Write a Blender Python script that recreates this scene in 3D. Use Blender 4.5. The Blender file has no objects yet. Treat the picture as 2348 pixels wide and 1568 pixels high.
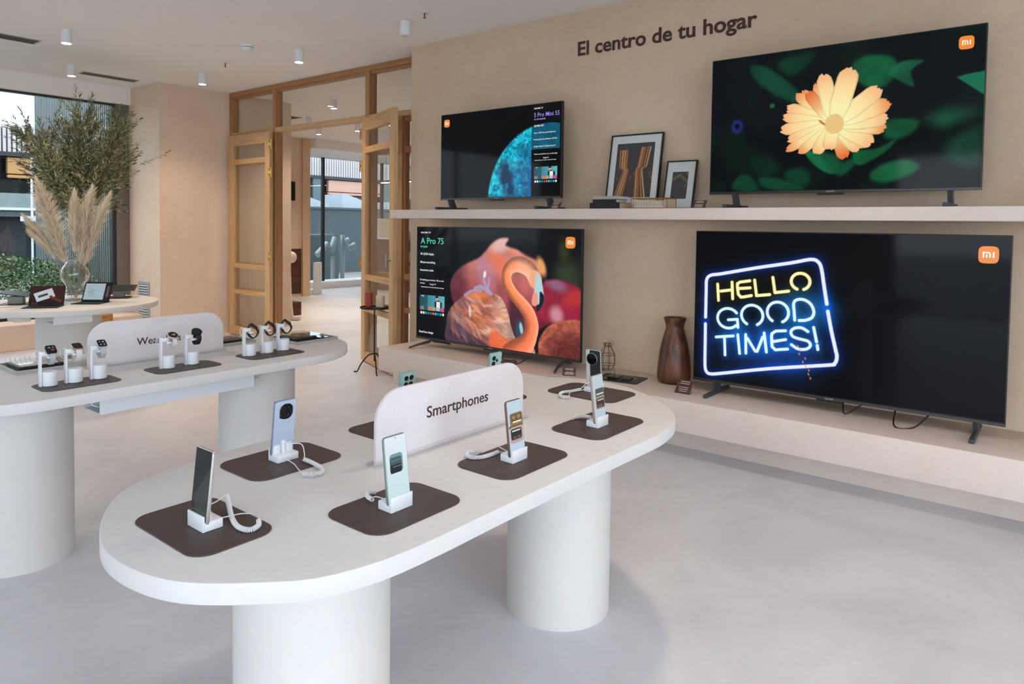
import bpy, bmesh, math, random
import numpy as np
from mathutils import Vector, Matrix
C = bpy.context.scene.collection
PI = math.pi
rnd = random.Random(7)
EXPO = 0.0
SCR = 1.0
SKY = 5.7
# ------------------------------------------------------------------ helpers
class MB:
    def __init__(s): s.bm = bmesh.new()
    def _xf(s, vs, M):
        if M is not None: bmesh.ops.transform(s.bm, matrix=M, verts=vs)
    def box(s, x0, x1, y0, y1, z0, z1, bev=0, seg=2, M=None):
        r = bmesh.ops.create_cube(s.bm, size=1)
        vs = r['verts']
        bmesh.ops.scale(s.bm, vec=(x1-x0, y1-y0, z1-z0), verts=vs)
        bmesh.ops.translate(s.bm, vec=((x0+x1)/2, (y0+y1)/2, (z0+z1)/2), verts=vs)
        if bev:
            es = list({e for v in vs for e in v.link_edges})
            q = bmesh.ops.bevel(s.bm, geom=es, offset=bev, segments=seg, affect='EDGES', profile=.5)
            vs = [v for v in q['verts']]
            vs = list(set(vs))
        s._xf(vs, M); return s
    def prism(s, pts, z0, z1, bev=0, M=None, seg=2):
        """pts: 2d outline (x, y), extruded from z0 to z1"""
        vs = [s.bm.verts.new((p[0], p[1], z0)) for p in pts]
        f = s.bm.faces.new(vs)
        r = bmesh.ops.extrude_face_region(s.bm, geom=[f])
        nv = [v for v in r['geom'] if isinstance(v, bmesh.types.BMVert)]
        bmesh.ops.translate(s.bm, vec=(0, 0, z1-z0), verts=nv)
        allv = vs+nv
        if bev:
            caps = [e for e in s.bm.edges if (e.verts[0] in set(allv) and e.verts[1] in set(allv)) and abs(e.verts[0].co.z-e.verts[1].co.z) < 1e-9]
            q = bmesh.ops.bevel(s.bm, geom=caps, offset=bev, segments=seg, affect='EDGES', profile=.5)
            allv = list({v for v in q['verts']} | {v for v in allv if v.is_valid})
        s._xf(allv, M); return s
    def lathe(s, prof, n=40, M=None, caps=True):
        rings = []
        for r, z in prof:
            rings.append([s.bm.verts.new((r*math.cos(2*PI*k/n), r*math.sin(2*PI*k/n), z)) for k in range(n)])
        for a, b in zip(rings, rings[1:]):
            for k in range(n):
                s.bm.faces.new((a[k], a[(k+1) % n], b[(k+1) % n], b[k]))
        if caps:
            if prof[0][0] > 1e-6: s.bm.faces.new(rings[0][::-1])
            if prof[-1][0] > 1e-6: s.bm.faces.new(rings[-1])
        s._xf([v for r in rings for v in r], M); return s
    def cyl(s, x, y, z0, z1, r, n=32, bev=0, r2=None):
        r2 = r if r2 is None else r2
        p = [(r-bev, z0), (r, z0+bev), (r2, z1-bev), (r2-bev, z1)] if bev else [(r, z0), (r2, z1)]
        return s.lathe(p, n, Matrix.Translation((x, y, 0)))
    def rod(s, a, b, r, n=12, r2=None):
        a, b = Vector(a), Vector(b); d = b-a
        M = Matrix.Translation(a) @ d.to_track_quat('Z', 'Y').to_matrix().to_4x4()
        return s.lathe([(r, 0), (r if r2 is None else r2, d.length)], n, M)
    def tube(s, pts, r, n=8, closed=False, rs=None):
        pts = [Vector(p) for p in pts]; rings = []; m = len(pts)
        t0 = (pts[1]-pts[0]).normalized()
        up = Vector((0, 0, 1)) if abs(t0.z) < .9 else Vector((1, 0, 0))
        nrm = (up-t0*up.dot(t0)).normalized()
        for i, p in enumerate(pts):
            if closed: t = (pts[(i+1) % m]-pts[i-1])
            else: t = pts[min(i+1, m-1)]-pts[max(i-1, 0)]
            t = t.normalized() if t.length > 1e-9 else t0
            nrm = nrm-t*nrm.dot(t)
            nrm = nrm.normalized() if nrm.length > 1e-9 else t.orthogonal().normalized()
            bi = t.cross(nrm); rr = rs[i] if rs else r
            rings.append([s.bm.verts.new(p+(nrm*math.cos(2*PI*k/n)+bi*math.sin(2*PI*k/n))*rr) for k in range(n)])
        for i in range(m if closed else m-1):
            a, b = rings[i], rings[(i+1) % m]
            for k in range(n): s.bm.faces.new((a[k], a[(k+1) % n], b[(k+1) % n], b[k]))
        if not closed:
            s.bm.faces.new(rings[0][::-1]); s.bm.faces.new(rings[-1])
        return s
    def ball(s, c, r, sub=2, sc=(1, 1, 1)):
        q = bmesh.ops.create_icosphere(s.bm, subdivisions=sub, radius=r)
        bmesh.ops.scale(s.bm, vec=sc, verts=q['verts']); bmesh.ops.translate(s.bm, vec=c, verts=q['verts']); return s
    def torus(s, c, R, r, n=32, m=8, M=None):
        pts = [(R*math.cos(2*PI*k/n), R*math.sin(2*PI*k/n), 0) for k in range(n)]
        M = M or Matrix.Identity(4)
        return s.tube([Vector(c)+M.to_3x3() @ Vector(p) for p in pts], r, m, closed=True)
    def face(s, pts):
        s.bm.faces.new([s.bm.verts.new(p) for p in pts]); return s
    def build(s, name, mat, parent=None, smooth=40):
        bmesh.ops.recalc_face_normals(s.bm, faces=s.bm.faces)
        me = bpy.data.meshes.new(name); s.bm.to_mesh(me); s.bm.free()
        me.materials.append(mat)
        if smooth:
            me.shade_smooth(); me.set_sharp_from_angle(angle=math.radians(smooth))
        o = bpy.data.objects.new(name, me); C.objects.link(o)
        if parent: o.parent = parent
        return o
def tag(o, label=None, cat=None, group=None, kind=None):
    if label: o['label'] = label
    if cat: o['category'] = cat
    if group: o['group'] = group
    if kind: o['kind'] = kind
    return o
def thing(name, label, cat, loc=(0, 0, 0), rz=0, group=None, rot=None):
    o = bpy.data.objects.new(name, None); C.objects.link(o)
    o.empty_display_size = .05
    o.location = loc; o.rotation_euler = rot or (0, 0, math.radians(rz))
    return tag(o, label, cat, group)
def struct(name, mb, mat, smooth=0):
    o = mb.build(name, mat, None, smooth); o['kind'] = 'structure'; return o
def dup(root, loc, rz=None, label=None, group=None):
    r = root.copy(); C.objects.link(r); r.location = loc
    if rz is not None: r.rotation_euler = (0, 0, math.radians(rz))
    if label: r['label'] = label
    if group: r['group'] = group
    for ch in list(root.children):
        c = ch.copy(); C.objects.link(c); c.parent = r
        for g in list(ch.children):
            d = g.copy(); C.objects.link(d); d.parent = c
    return r
def rrect(x0, x1, y0, y1, r, n=8):
    o = []
    for cx, cy, a in ((x1-r, y0+r, -90), (x1-r, y1-r, 0), (x0+r, y1-r, 90), (x0+r, y0+r, 180)):
        for k in range(n+1):
            t = math.radians(a+90*k/n); o.append((cx+r*math.cos(t), cy+r*math.sin(t)))
    return o
def spline(P, n=8, closed=False):
    P = [Vector(p) for p in P]; out = []; m = len(P)
    for i in range(m if closed else m-1):
        p1, p2 = P[i], P[(i+1) % m]
        p0 = P[i-1] if (closed or i > 0) else p1*2-p2
        p3 = P[(i+2) % m] if (closed or i+2 < m) else p2*2-p1
        for k in range(n):
            t = k/n
            out.append(.5*((2*p1)+(p2-p0)*t+(2*p0-5*p1+4*p2-p3)*t*t+(3*p1-p0-3*p2+p3)*t**3))
    if not closed: out.append(P[-1])
    return out
def lettering(name, s, size, mat, parent, loc, rot, bold=0, width=None, align='LEFT', depth=.0004, label=None, cap=None):
    cu = bpy.data.curves.new(name, 'FONT'); cu.body = s; cu.size = size; cu.offset = bold; cu.extrude = depth
    cu.align_x = align; cu.resolution_u = 4
    o = bpy.data.objects.new(name, cu); C.objects.link(o)
    dg = bpy.context.evaluated_depsgraph_get()
    me = bpy.data.meshes.new_from_object(o.evaluated_get(dg)); bpy.data.objects.remove(o); bpy.data.curves.remove(cu)
    me.name = name; me.materials.clear(); me.materials.append(mat)
    xs = [v.co.x for v in me.vertices]
    if width and xs:
        k = width/(max(xs)-min(xs)); me.transform(Matrix.Diagonal((k, 1, 1, 1)))
    o = bpy.data.objects.new(name, me); C.objects.link(o); o.location = loc; o.rotation_euler = rot
    if parent: o.parent = parent
    if label: o['label'] = label
    return o
# ------------------------------------------------------------------ materials
def mat(name): 
    m = bpy.data.materials.new(name); m.use_nodes = True
    return m, m.node_tree.nodes, m.node_tree.links, m.node_tree.nodes['Principled BSDF']
def srgb(h):
    if isinstance(h, str): h = tuple(int(h[i:i+2], 16)/255 for i in (0, 2, 4))
    return tuple(c/12.92 if c <= .04045 else ((c+.055)/1.055)**2.4 for c in h)
def simple(name, col, rough=.5, metal=0, var=.06, scale=30, bump=0, coat=0, emit=0, spec=.5):
    m, N, L, B = mat(name); c = srgb(col)
    tc = N.new('ShaderNodeTexCoord'); nz = N.new('ShaderNodeTexNoise'); nz.inputs['Scale'].default_value = scale
    nz.inputs['Detail'].default_value = 4
    L.new(tc.outputs['Object'], nz.inputs['Vector'])
    mx = N.new('ShaderNodeMix'); mx.data_type = 'RGBA'
    mx.inputs['A'].default_value = (*[x*(1-var) for x in c], 1); mx.inputs['B'].default_value = (*[min(1, x*(1+var)) for x in c], 1)
    L.new(nz.outputs['Fac'], mx.inputs['Factor']); L.new(mx.outputs['Result'], B.inputs['Base Color'])
    B.inputs['Roughness'].default_value = rough; B.inputs['Metallic'].default_value = metal
    B.inputs['Coat Weight'].default_value = coat; B.inputs['Specular IOR Level'].default_value = spec
    if bump:
        bp = N.new('ShaderNodeBump'); bp.inputs['Strength'].default_value = bump; bp.inputs['Distance'].default_value = .002
        L.new(nz.outputs['Fac'], bp.inputs['Height']); L.new(bp.outputs['Normal'], B.inputs['Normal'])
    if emit:
        B.inputs['Emission Color'].default_value = (*c, 1); B.inputs['Emission Strength'].default_value = emit
    return m
def plaster(name, c1, c2, rough=.75, scale=1.2, spec=.3, bump=.15):
    m, N, L, B = mat(name)
    tc = N.new('ShaderNodeTexCoord'); mp = N.new('ShaderNodeMapping'); mp.inputs['Scale'].default_value = (1, 1, 1.6)
    a = N.new('ShaderNodeTexNoise'); a.inputs['Scale'].default_value = scale; a.inputs['Detail'].default_value = 7; a.inputs['Roughness'].default_value = .62; a.inputs['Distortion'].default_value = .6
    b = N.new('ShaderNodeTexNoise'); b.inputs['Scale'].default_value = scale*18; b.inputs['Detail'].default_value = 5
    L.new(tc.outputs['Object'], mp.inputs['Vector']); L.new(mp.outputs['Vector'], a.inputs['Vector']); L.new(tc.outputs['Object'], b.inputs['Vector'])
    r = N.new('ShaderNodeValToRGB'); r.color_ramp.elements[0].position = .3; r.color_ramp.elements[1].position = .7
    r.color_ramp.elements[0].color = (*srgb(c1), 1); r.color_ramp.elements[1].color = (*srgb(c2), 1)
    L.new(a.outputs['Fac'], r.inputs['Fac'])
    mx = N.new('ShaderNodeMix'); mx.data_type = 'RGBA'; mx.blend_type = 'OVERLAY'; mx.inputs['Factor'].default_value = .12
    L.new(r.outputs['Color'], mx.inputs['A']); L.new(b.outputs['Color'], mx.inputs['B']); L.new(mx.outputs['Result'], B.inputs['Base Color'])
    bp = N.new('ShaderNodeBump'); bp.inputs['Strength'].default_value = bump; bp.inputs['Distance'].default_value = .004
    L.new(b.outputs['Fac'], bp.inputs['Height']); L.new(bp.outputs['Normal'], B.inputs['Normal'])
    mr = N.new('ShaderNodeMapRange'); mr.inputs['To Min'].default_value = rough-.08; mr.inputs['To Max'].default_value = rough+.1
    L.new(a.outputs['Fac'], mr.inputs['Value']); L.new(mr.outputs['Result'], B.inputs['Roughness'])
    B.inputs['Specular IOR Level'].default_value = spec
    return m
def wood(name, c1, c2, axis=2, rough=.45, sc=1.0):
    m, N, L, B = mat(name)
    tc = N.new('ShaderNodeTexCoord'); mp = N.new('ShaderNodeMapping')
    s = [28*sc, 28*sc, 28*sc]; s[axis] = 1.4*sc; mp.inputs['Scale'].default_value = s
    a = N.new('ShaderNodeTexNoise'); a.inputs['Scale'].default_value = 2.4; a.inputs['Detail'].default_value = 6; a.inputs['Distortion'].default_value = .8
    L.new(tc.outputs['Object'], mp.inputs['Vector']); L.new(mp.outputs['Vector'], a.inputs['Vector'])
    r = N.new('ShaderNodeValToRGB'); r.color_ramp.elements[0].position = .32; r.color_ramp.elements[1].position = .68
    r.color_ramp.elements[0].color = (*srgb(c1), 1); r.color_ramp.elements[1].color = (*srgb(c2), 1)
    L.new(a.outputs['Fac'], r.inputs['Fac']); L.new(r.outputs['Color'], B.inputs['Base Color']); B.inputs['Roughness'].default_value = rough
    return m
def thin_glass(name, tint=(1, 1, 1), gl=1.0, rough=0.0):
    m, N, L, B = mat(name); N.remove(B); out = N['Material Output']
    t = N.new('ShaderNodeBsdfTransparent'); t.inputs['Color'].default_value = (*tint, 1)
    g = N.new('ShaderNodeBsdfGlossy'); g.inputs['Roughness'].default_value = rough
    lw = N.new('ShaderNodeLayerWeight'); lw.inputs['Blend'].default_value = .5
    pw = N.new('ShaderNodeMath'); pw.operation = 'POWER'; pw.inputs[1].default_value = 5
    mu = N.new('ShaderNodeMath'); mu.operation = 'MULTIPLY_ADD'; mu.inputs[1].default_value = .9*gl; mu.inputs[2].default_value = .035*gl
    mx = N.new('ShaderNodeMixShader')
    L.new(lw.outputs['Facing'], pw.inputs[0]); L.new(pw.outputs[0], mu.inputs[0]); L.new(mu.outputs[0], mx.inputs[0]); L.new(t.outputs[0], mx.inputs[1]); L.new(g.outputs[0], mx.inputs[2]); L.new(mx.outputs[0], out.inputs['Surface'])
    return m
def emis(name, col, st):
    m, N, L, B = mat(name); c = srgb(col)
    B.inputs['Base Color'].default_value = (0, 0, 0, 1); B.inputs['Roughness'].default_value = .3
    B.inputs['Emission Color'].default_value = (*c, 1); B.inputs['Emission Strength'].default_value = st
    return m
M_WALL = plaster('wall_plaster', 'd0b89c', 'dac4ac')
M_WALLP = plaster('pink_plaster', 'e0c6b0', 'e9d3bf')
M_CEIL = plaster('ceiling_paint', 'f2eeea', 'f5f2ef', rough=.85, bump=.03)
M_FLOOR = plaster('floor_microcement', 'cccdd4', 'e4e5ea', rough=.36, scale=1.3, spec=.45, bump=.04)
M_BENCH = plaster('bench_microcement', 'd9c8bd', 'e2d4ca', rough=.55, scale=1.6, spec=.4, bump=.08)
M_TABLE = plaster('table_lacquer', 'd9d7d6', 'dddbda', rough=.55, scale=2, spec=.4, bump=.02)
M_LEG = plaster('leg_lacquer', 'd6d3cf', 'dad7d3', rough=.6, scale=2, spec=.35, bump=.02)
M_OAK = wood('oak_wood', 'bd9264', 'd3ae80')
M_OAKX = wood('oak_wood_across', 'ba8e60', 'd0aa7b', axis=0)
M_OAKD = wood('reddish_oak', '9e7048', 'b5865a')
M_OAKDX = wood('reddish_oak_across', '9e7048', 'b5865a', axis=0)
M_WALNUT = wood('walnut_panel', '3e241d', '6b4236', axis=1, sc=.5)
M_MAT = simple('brown_leather', '4a3b38', .55, var=.08, scale=60, bump=.2)
M_WHITE = simple('white_plastic', 'e9edf2', .35, var=.01)
M_CABLE = simple('white_cable', 'e8e8ea', .45, var=.01)
M_SIGN = plaster('sign_board', 'dfd8da', 'e6e0e2', rough=.7, scale=5, bump=.02)
M_BROWNTXT = simple('dark_brown_paint', '452a26', .6, var=.02)
M_BLK = simple('black_plastic', '121316', .4, var=.1)
M_BLKM = simple('black_metal', '17181a', .45, metal=.4, var=.1)
M_GREYF = simple('slate_grey_plastic', '3a4248', .45, var=.05)
M_GREYM = simple('grey_metal', '8d8f92', .35, metal=.8, var=.05)
M_BEZ = simple('bezel_grey', '4a4547', .3, metal=.6, var=.05)
M_GLASSB = simple('black_glass', '060708', .06, var=.02, spec=.5)
M_BRASS = simple('brass', 'e0bb66', .28, metal=.9, var=.05)
M_GOLD = simple('gold_wire', 'a8793c', .35, metal=.8, var=.05)
M_PANE = thin_glass('window_glass', (.97, .985, .98))
M_TINT = thin_glass('dimming_tint_glass', (.70, .735, .74))  # tint added to dim the overbright outdoors seen through the panes
M_ACRYL = thin_glass('clear_acrylic', (.985, .985, .985), 1.0, .02)
M_PAPER = simple('paper', 'd8d4cc', .8, var=.04, scale=80)
M_TRAY = simple('tray_aluminium', 'b9bcbb', .4, metal=.5, var=.03)
M_CREAMP = simple('cream_plastic', 'e2d9cd', .5, var=.02)
M_LAMP = emis('lamp_glow', 'fff0e2', 20)
M_DARKH = simple('dark_void', '14110f', .9)
# ------------------------------------------------------------------ setting
def sbox(name, *a, m=M_WALL, bev=0):
    return struct(name, MB().box(*a, bev=bev), m)
H = 2.98
struct('floor', MB().box(-9.3, 3.4, -4.4, 12.0, -.06, 0).box(-13.0, -9.3, 5.38, 12.0, -.06, 0), M_FLOOR)
struct('ceiling', MB().box(-9.3, 3.4, -4.4, 12.0, H, H+.12).box(-13.0, -9.3, 5.38, 12.0, H, H+.12), M_CEIL)
sbox('wall_back', -4.73, 3.4, 4.44, 4.72, 0, H, m=M_WALL)
sbox('wall_left', -9.16, -8.27, 3.83, 5.575, 0, H, m=M_WALLP)
struct('wall_right', MB().box(3.2, 3.4, 2.6, 4.44, 0, H).box(3.2, 3.4, -4.2, -3.6, 0, H).box(3.2, 3.4, -3.6, 2.6, 2.7, H), M_WALL)
w = thing('window_4', None, None); w['kind'] = 'structure'
mb = MB()
for y in (-3.58, -.5, 2.58): mb.box(3.27, 3.33, y-.025, y+.025, 0, 2.7)
mb.build('window_frame', simple('dark_frame_paint', '23292c', .5), w, 0)
MB().box(3.297, 3.303, -3.56, 2.56, 0, 2.7).build('window_pane', M_PANE, w, 0)
mb = MB()
mb.box(-9.3, -8.66, -4.2, 3.83, 0, .27, bev=.008)
struct('wall_window', mb, M_WALLP)
sbox('wall_lintel', -9.3, -9.0, -4.2, 3.83, 2.785, H, m=M_CEIL)
mb = MB()
mb.box(-9.3, -2.3, -4.4, -4.2, 0, H); mb.box(2.9, 3.4, -4.4, -4.2, 0, H)
mb.box(-2.3, 2.9, -4.4, -4.2, 2.6, H)
struct('wall_front', mb, M_WALL)
M_FRAME = simple('dark_window_frame', '23292c', .5, var=.05)
M_JAMB = simple('taupe_metal', '6f675f', .5, var=.04)
w = thing('window_1', None, None); w['kind'] = 'structure'
mb = MB()
for y in (-4.1, -1.3, 1.2, 3.66): mb.box(-9.13, -9.07, y-.02, y+.02, .27, 2.785)
mb.box(-9.125, -9.075, -4.1, 3.66, 2.765, 2.785); mb.box(-9.125, -9.075, -4.1, 3.66, .27, .30)
mb.build('window_frame', M_FRAME, w, 0)
MB().box(-9.15, -9.05, 3.68, 3.83, .27, 2.785).build('window_jamb', M_JAMB, w, 0)
MB().box(-9.105, -9.099, -4.1, 3.66, .29, 2.775).build('window_pane', M_TINT, w, 0)
w = thing('window_2', None, None); w['kind'] = 'structure'
mb = MB()
for x in (-2.28, .3, 2.88): mb.box(x-.025, x+.025, -4.33, -4.27, 0, 2.6)
mb.box(-2.3, 2.9, -4.33, -4.27, 2.56, 2.6)
mb.build('window_frame', M_FRAME, w, 0)
MB().box(-2.28, 2.88, -4.303, -4.297, 0, 2.58).build('window_pane', M_PANE, w, 0)
# next room
mb = MB(); mb.box(-11.75, -11.42, 5.5, 7.92, 0, H)
struct('wall_nook', mb, M_WALLP)
sbox('trim_1', -11.75, -11.36, 7.92, 8.08, 0, H, m=simple('light_oak_trim', 'dcc0a0', .5))
sbox('wall_nook_side', -11.75, -9.16, 5.38, 5.5, 0, H, m=M_WALLP)
sbox('wall_far', -13.0, -1.0, 11.9, 12.0, 0, H, m=M_WALL)
sbox('wall_next_right', -1.2, -1.0, 4.72, 11.9, 0, H, m=M_WALL)
mb = MB(); mb.box(-12.85, -11.2, 8.08, 11.9, 2.80, H)
struct('ceiling_bulkhead', mb, M_CEIL)
mb = MB(); mb.box(-13.0, -12.45, 8.0, 11.9, 0, .14); mb.box(-13.0, -11.75, 7.9, 8.06, 0, H)
struct('wall_next_window', mb, M_CEIL)
w = thing('window_3', None, None); w['kind'] = 'structure'
mb = MB()
for y in (8.1, 9.35, 11.0): mb.box(-12.73, -12.67, y-.03, y+.03, .14, 2.8)
mb.build('window_frame', M_FRAME, w, 0)
MB().box(-12.703, -12.697, 8.1, 11.9, .14, 2.8).build('window_pane', M_TINT, w, 0)
# ------------------------------------------------------------------ oak glazed partition
P = thing('glazed_partition', 'fixed oak frame with clear panes spanning between beige wall and television wall', 'partition', (-8.25, 4.69, 0))
def PL(mb, nm, m, parent=P, off=(-8.25, 4.69, 0)):
    bmesh.ops.translate(mb.bm, vec=(-off[0], -off[1], -off[2]), verts=mb.bm.verts)
    return mb.build(nm, m, parent, 0)
Y0, Y1 = 4.69, 4.79
PL(MB().box(-8.27, -4.75, Y0, Y1, 2.925, H, bev=.004).box(-8.18, -4.75, Y0+.02, Y1-.02, 2.90, 2.93), 'head_beam', M_OAKDX)
def post(x0, x1, z0, z1, mm=M_OAKD):
    PL(MB().box(x0, x1, Y0, Y1, z0, z1, bev=.004).box(x0-.008, x1+.008, Y0+.035, Y1-.03, z0+.001, z1-.001), 'post', mm)
post(-8.265, -8.215, 0, 2.925); post(-7.325, -7.27, 0, 2.925); post(-5.675, -5.61, 0, 2.925); post(-5.22, -5.12, 0, 2.44); post(-4.8, -4.735, 0, 2.925)
for x0, x1 in ((-8.215, -7.325), (-7.27, -5.675), (-5.61, -4.8)):
    PL(MB().box(x0, x1, Y0, Y1, 2.43, 2.485, bev=.004), 'transom_rail', M_OAKX)
    PL(MB().box(x0+.015, x1-.015, 4.736, 4.742, 2.48, 2.93), 'upper_pane', M_PANE)
for x0, x1 in ((-8.215, -7.325), (-5.61, -5.2), (-5.14, -4.8)):
    mb = MB()
    for z0, z1 in ((.0, .12), (.52, .57), (.84, .90), (2.08, 2.14), (2.38, 2.43)): mb.box(x0+.04, x1-.04, Y0+.022, Y1-.022, z0, z1)
    mb.box(x0, x0+.04, Y0+.02, Y1-.02, 0, 2.43); mb.box(x1-.04, x1, Y0+.02, Y1-.02, 0, 2.43)
    PL(mb, 'panel_frame', M_OAKX if x0 < -8 else M_OAKD)
    PL(MB().box(x0+.05, x1-.05, 4.736, 4.742, .1, 2.4), 'lower_pane', M_PANE)
def leaf(n, label, hx, hy, ang, flip):
    d = thing('door_%d' % n, label, None, (hx, hy, 0.012), ang); d['kind'] = 'structure'
    W, T = .88, .045; s = -1 if flip else 1
    X = lambda a, b: (min(s*a, s*b), max(s*a, s*b))
    mb = MB(); mb.box(*X(0, .1), 0, T, 0, 2.42, bev=.003); mb.box(*X(W-.095, W), 0, T, 0, 2.42, bev=.003)
    mb.build('stile', M_OAK, d, 0)
    mb = MB()
    for z0, z1 in ((0, .10), (.50, .555), (.815, .87), (2.07, 2.13), (2.29, 2.42)): mb.box(*X(.1, W-.095), .002, T-.002, z0, z1, bev=.002)
    mb.build('rail', M_OAKX, d, 0)
    MB().box(*X(.09, W-.085), .02, .026, .09, 2.3).build('door_pane', M_PANE, d, 0)
    for z in (2.27, 1.95, .98):
        MB().box(*X(-.045, -.028), .0, -.006, z-.055, z+.055).box(*X(-.03, .02), -.004, -.008, z-.014, z+.014).box(*X(.010, .027), -.0, -.006, z-.055, z+.055).build('door_hinge', M_BRASS, d, 0)
    if flip: return d
    st_ = [c for c in d.children if c.name.startswith('stile')][0]
    MB().rod((s*(W-.05), -.045, .98), (s*(W-.05), -.045, 1.1), .008).rod((s*(W-.05), 0, 1.04), (s*(W-.05), -.045, 1.04), .006).build('door_handle', M_GREYM, st_)
    return d
leaf(1, 'glazed oak door leaf folded back beside the beige wall', -7.26, 4.61, 0, True)
leaf(2, 'glazed oak door leaf standing open behind the candle table', -5.615, 4.60, -21, False)
# ------------------------------------------------------------------ ceiling fittings
def ceiling_lamp(x, y, on=True, label='', real=True):
    t = thing('ceiling_lamp', label, 'ceiling lamp', (x, y, H), 0, 'white cylinder lamps on the ceiling')
    MB().cyl(0, 0, -.115, 0, .04, 32, .002).build('lamp_housing', M_WHITE, t)
    MB().cyl(0, 0, -.1175, -.1152, .035, 32).build('lamp_lens', M_LAMP if on else M_CREAMP, t)
    if on and real:
        l = bpy.data.lights.new('lamp_beam', 'SPOT'); l.energy = LAMP_W; l.spot_size = math.radians(115); l.spot_blend = .9
        l.color = (1, .78, .56); l.shadow_soft_size = .10
        lo = bpy.data.objects.new('lamp_beam', l); C.objects.link(lo); lo.parent = t; lo.location = (0, 0, -.125)
    return t
LAMP_W = 66
LS = [(-6.68, 2.33, True, 'white cylinder ceiling lamp, largest one at left, near the nearer grille'),
      (-8.13, 2.88, True, 'white cylinder ceiling lamp right above the olive tree tip'),
      (-7.42, 3.90, True, 'white cylinder ceiling lamp nearest the plain beige wall by the doors'),
      (-5.66, 3.90, True, 'white cylinder ceiling lamp in front of the doorway beside the smoke detector'),
      (-4.18, 3.85, False, 'unlit white cylinder ceiling lamp beside the television wall corner'),
      (-9.91, 7.21, True, 'white cylinder lamp far left in the room behind the glazed doors'),
      (-9.03, 7.31, True, 'white cylinder lamp seen just left of the open right door leaf'),
      (-9.07, 6.42, True, 'white cylinder lamp behind the transom, next to the square grille'),
      (-7.53, 5.71, True, 'white cylinder lamp seen through the large pane over the doorway')]
for x, y, on, lb in LS: ceiling_lamp(x, y, on, lb)
for x, y in ((-5.0, 1.6), (-1.2, 2.6), (1.0, 1.2), (-7.0, 8.3), (-8.1, 7.2), (-10.3, 9.3), (-4.0, 7.0)):  # extra lamps added to brighten and even out the light in both rooms
    ceiling_lamp(x, y, True, 'extra white cylinder ceiling lamp added to brighten the rooms')
t = thing('smoke_detector', 'round white smoke detector on the ceiling between two lamps', 'smoke detector', (-5.90, 3.52, H))
MB().lathe([(.0, -.05), (.03, -.05), (.042, -.042), (.045, -.032), (.045, -.022)], 32, caps=False).lathe([(.052, -.018), (.056, -.01), (.056, 0)], 32).build('detector_cap', M_WHITE, t)
MB().cyl(0, 0, -.04, -.015, .040, 32).build('detector_slot', M_BLK, t)
for x, y, lb in ((-6.70, 3.76, 'small sprinkler head on the ceiling left of the smoke detector'), (-3.88, 3.77, 'small sprinkler head on the ceiling near the television wall')):
    t = thing('sprinkler', lb, 'sprinkler', (x, y, H), 0)
    MB().lathe([(.04, -.002), (.038, -.008), (.012, -.01)], 24).build('sprinkler_plate', M_WHITE, t)
    MB().cyl(0, 0, -.045, -.008, .005, 12).cyl(0, 0, -.047, -.044, .012, 16).build('sprinkler_nozzle', simple('copper', '8a4a35', .4, metal=.5), t)
def grille(x0, x1, y0, y1, lb, axis='y'):
    t = thing('air_grille', lb, 'air vent', ((x0+x1)/2, (y0+y1)/2, H), 0)
    hx, hy = (x1-x0)/2, (y1-y0)/2; f = .018
    MB().box(-hx+f, hx-f, -hy, -hy+f, -.006, 0).box(-hx+f, hx-f, hy-f, hy, -.006, 0).box(-hx, -hx+f, -hy, hy, -.006, 0).box(hx-f, hx, -hy, hy, -.006, 0).build('grille_frame', simple('grille_paint', 'b5aea8', .5), t, 0)
    MB().box(-hx+f, hx-f, -hy+f, hy-f, -.0012, -.0002).build('grille_back', simple('grille_shadow', '5a5550', .8), t, 0)
    n = 4; mb = MB()
    for k in range(n):
        x = -hx+f+(k+.5)*(2*hx-2*f)/n
        mb.box(-.011, .011, -hy+f, hy-f, -.0012, .0012, M=Matrix.Translation((x, 0, -.006)) @ Matrix.Rotation(math.radians(35), 4, 'Y'))
    mb.build('grille_slats', simple('grille_slat_paint', '9d9690', .5), t, 0)
grille(-7.47, -7.27, 1.0, 2.34, 'long dark linear ceiling grille at the left picture edge')
grille(-8.53, -8.37, 3.08, 3.66, 'linear ceiling grille behind the olive tree tip')
grille(-9.55, -9.2, 6.15, 6.4, 'small square ceiling grille beyond the transom')
# ------------------------------------------------------------------ louvre on the wall
t = thing('wall_louvre', 'tall pale grey louvre low on the wall behind the round table', 'air vent', (-8.675, 3.83, .21))
MB().box(-.105, .105, -.012, 0, 0, .03).box(-.105, .105, -.012, 0, .42, .45).box(-.14, -.105, -.012, 0, 0, .45).box(.105, .14, -.012, 0, 0, .45).build('louvre_frame', simple('louvre_grey', 'a9a9a8', .5), t, 0)
mb = MB()
for k in range(13): mb.box(-.105, .105, -.012, .012, -.0015, .0015, M=Matrix.Translation((0, -.010, .045+k*.03)) @ Matrix.Rotation(math.radians(40), 4, 'X'))
mb.build('louvre_slats', simple('louvre_slat', 'd2d4d6', .4), t, 0)
MB().box(-.105, .105, -.002, -.0005, .03, .42).build('louvre_back', simple('louvre_dark', '4f5153', .7), t, 0)
# ------------------------------------------------------------------ bench and shelf
t = thing('wall_bench', 'long beige microcement bench under the two lower televisions', 'bench', (-.6, 4.15, 0))
MB().box(-3.9, 3.8, -.28, .285, .168, .36, bev=.006).build('bench_slab', M_BENCH, t)
MB().box(-4.0, 3.8, -.03, .285, 0, .168, bev=.004).build('bench_plinth', M_BENCH, t)
sh = MB().box(-4.5, 3.2, 3.99, 4.435, 1.432, 1.503, bev=.004).build('wall_shelf', M_BENCH)
tag(sh, 'long beige floating shelf carrying the two upper televisions', 'shelf')
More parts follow.
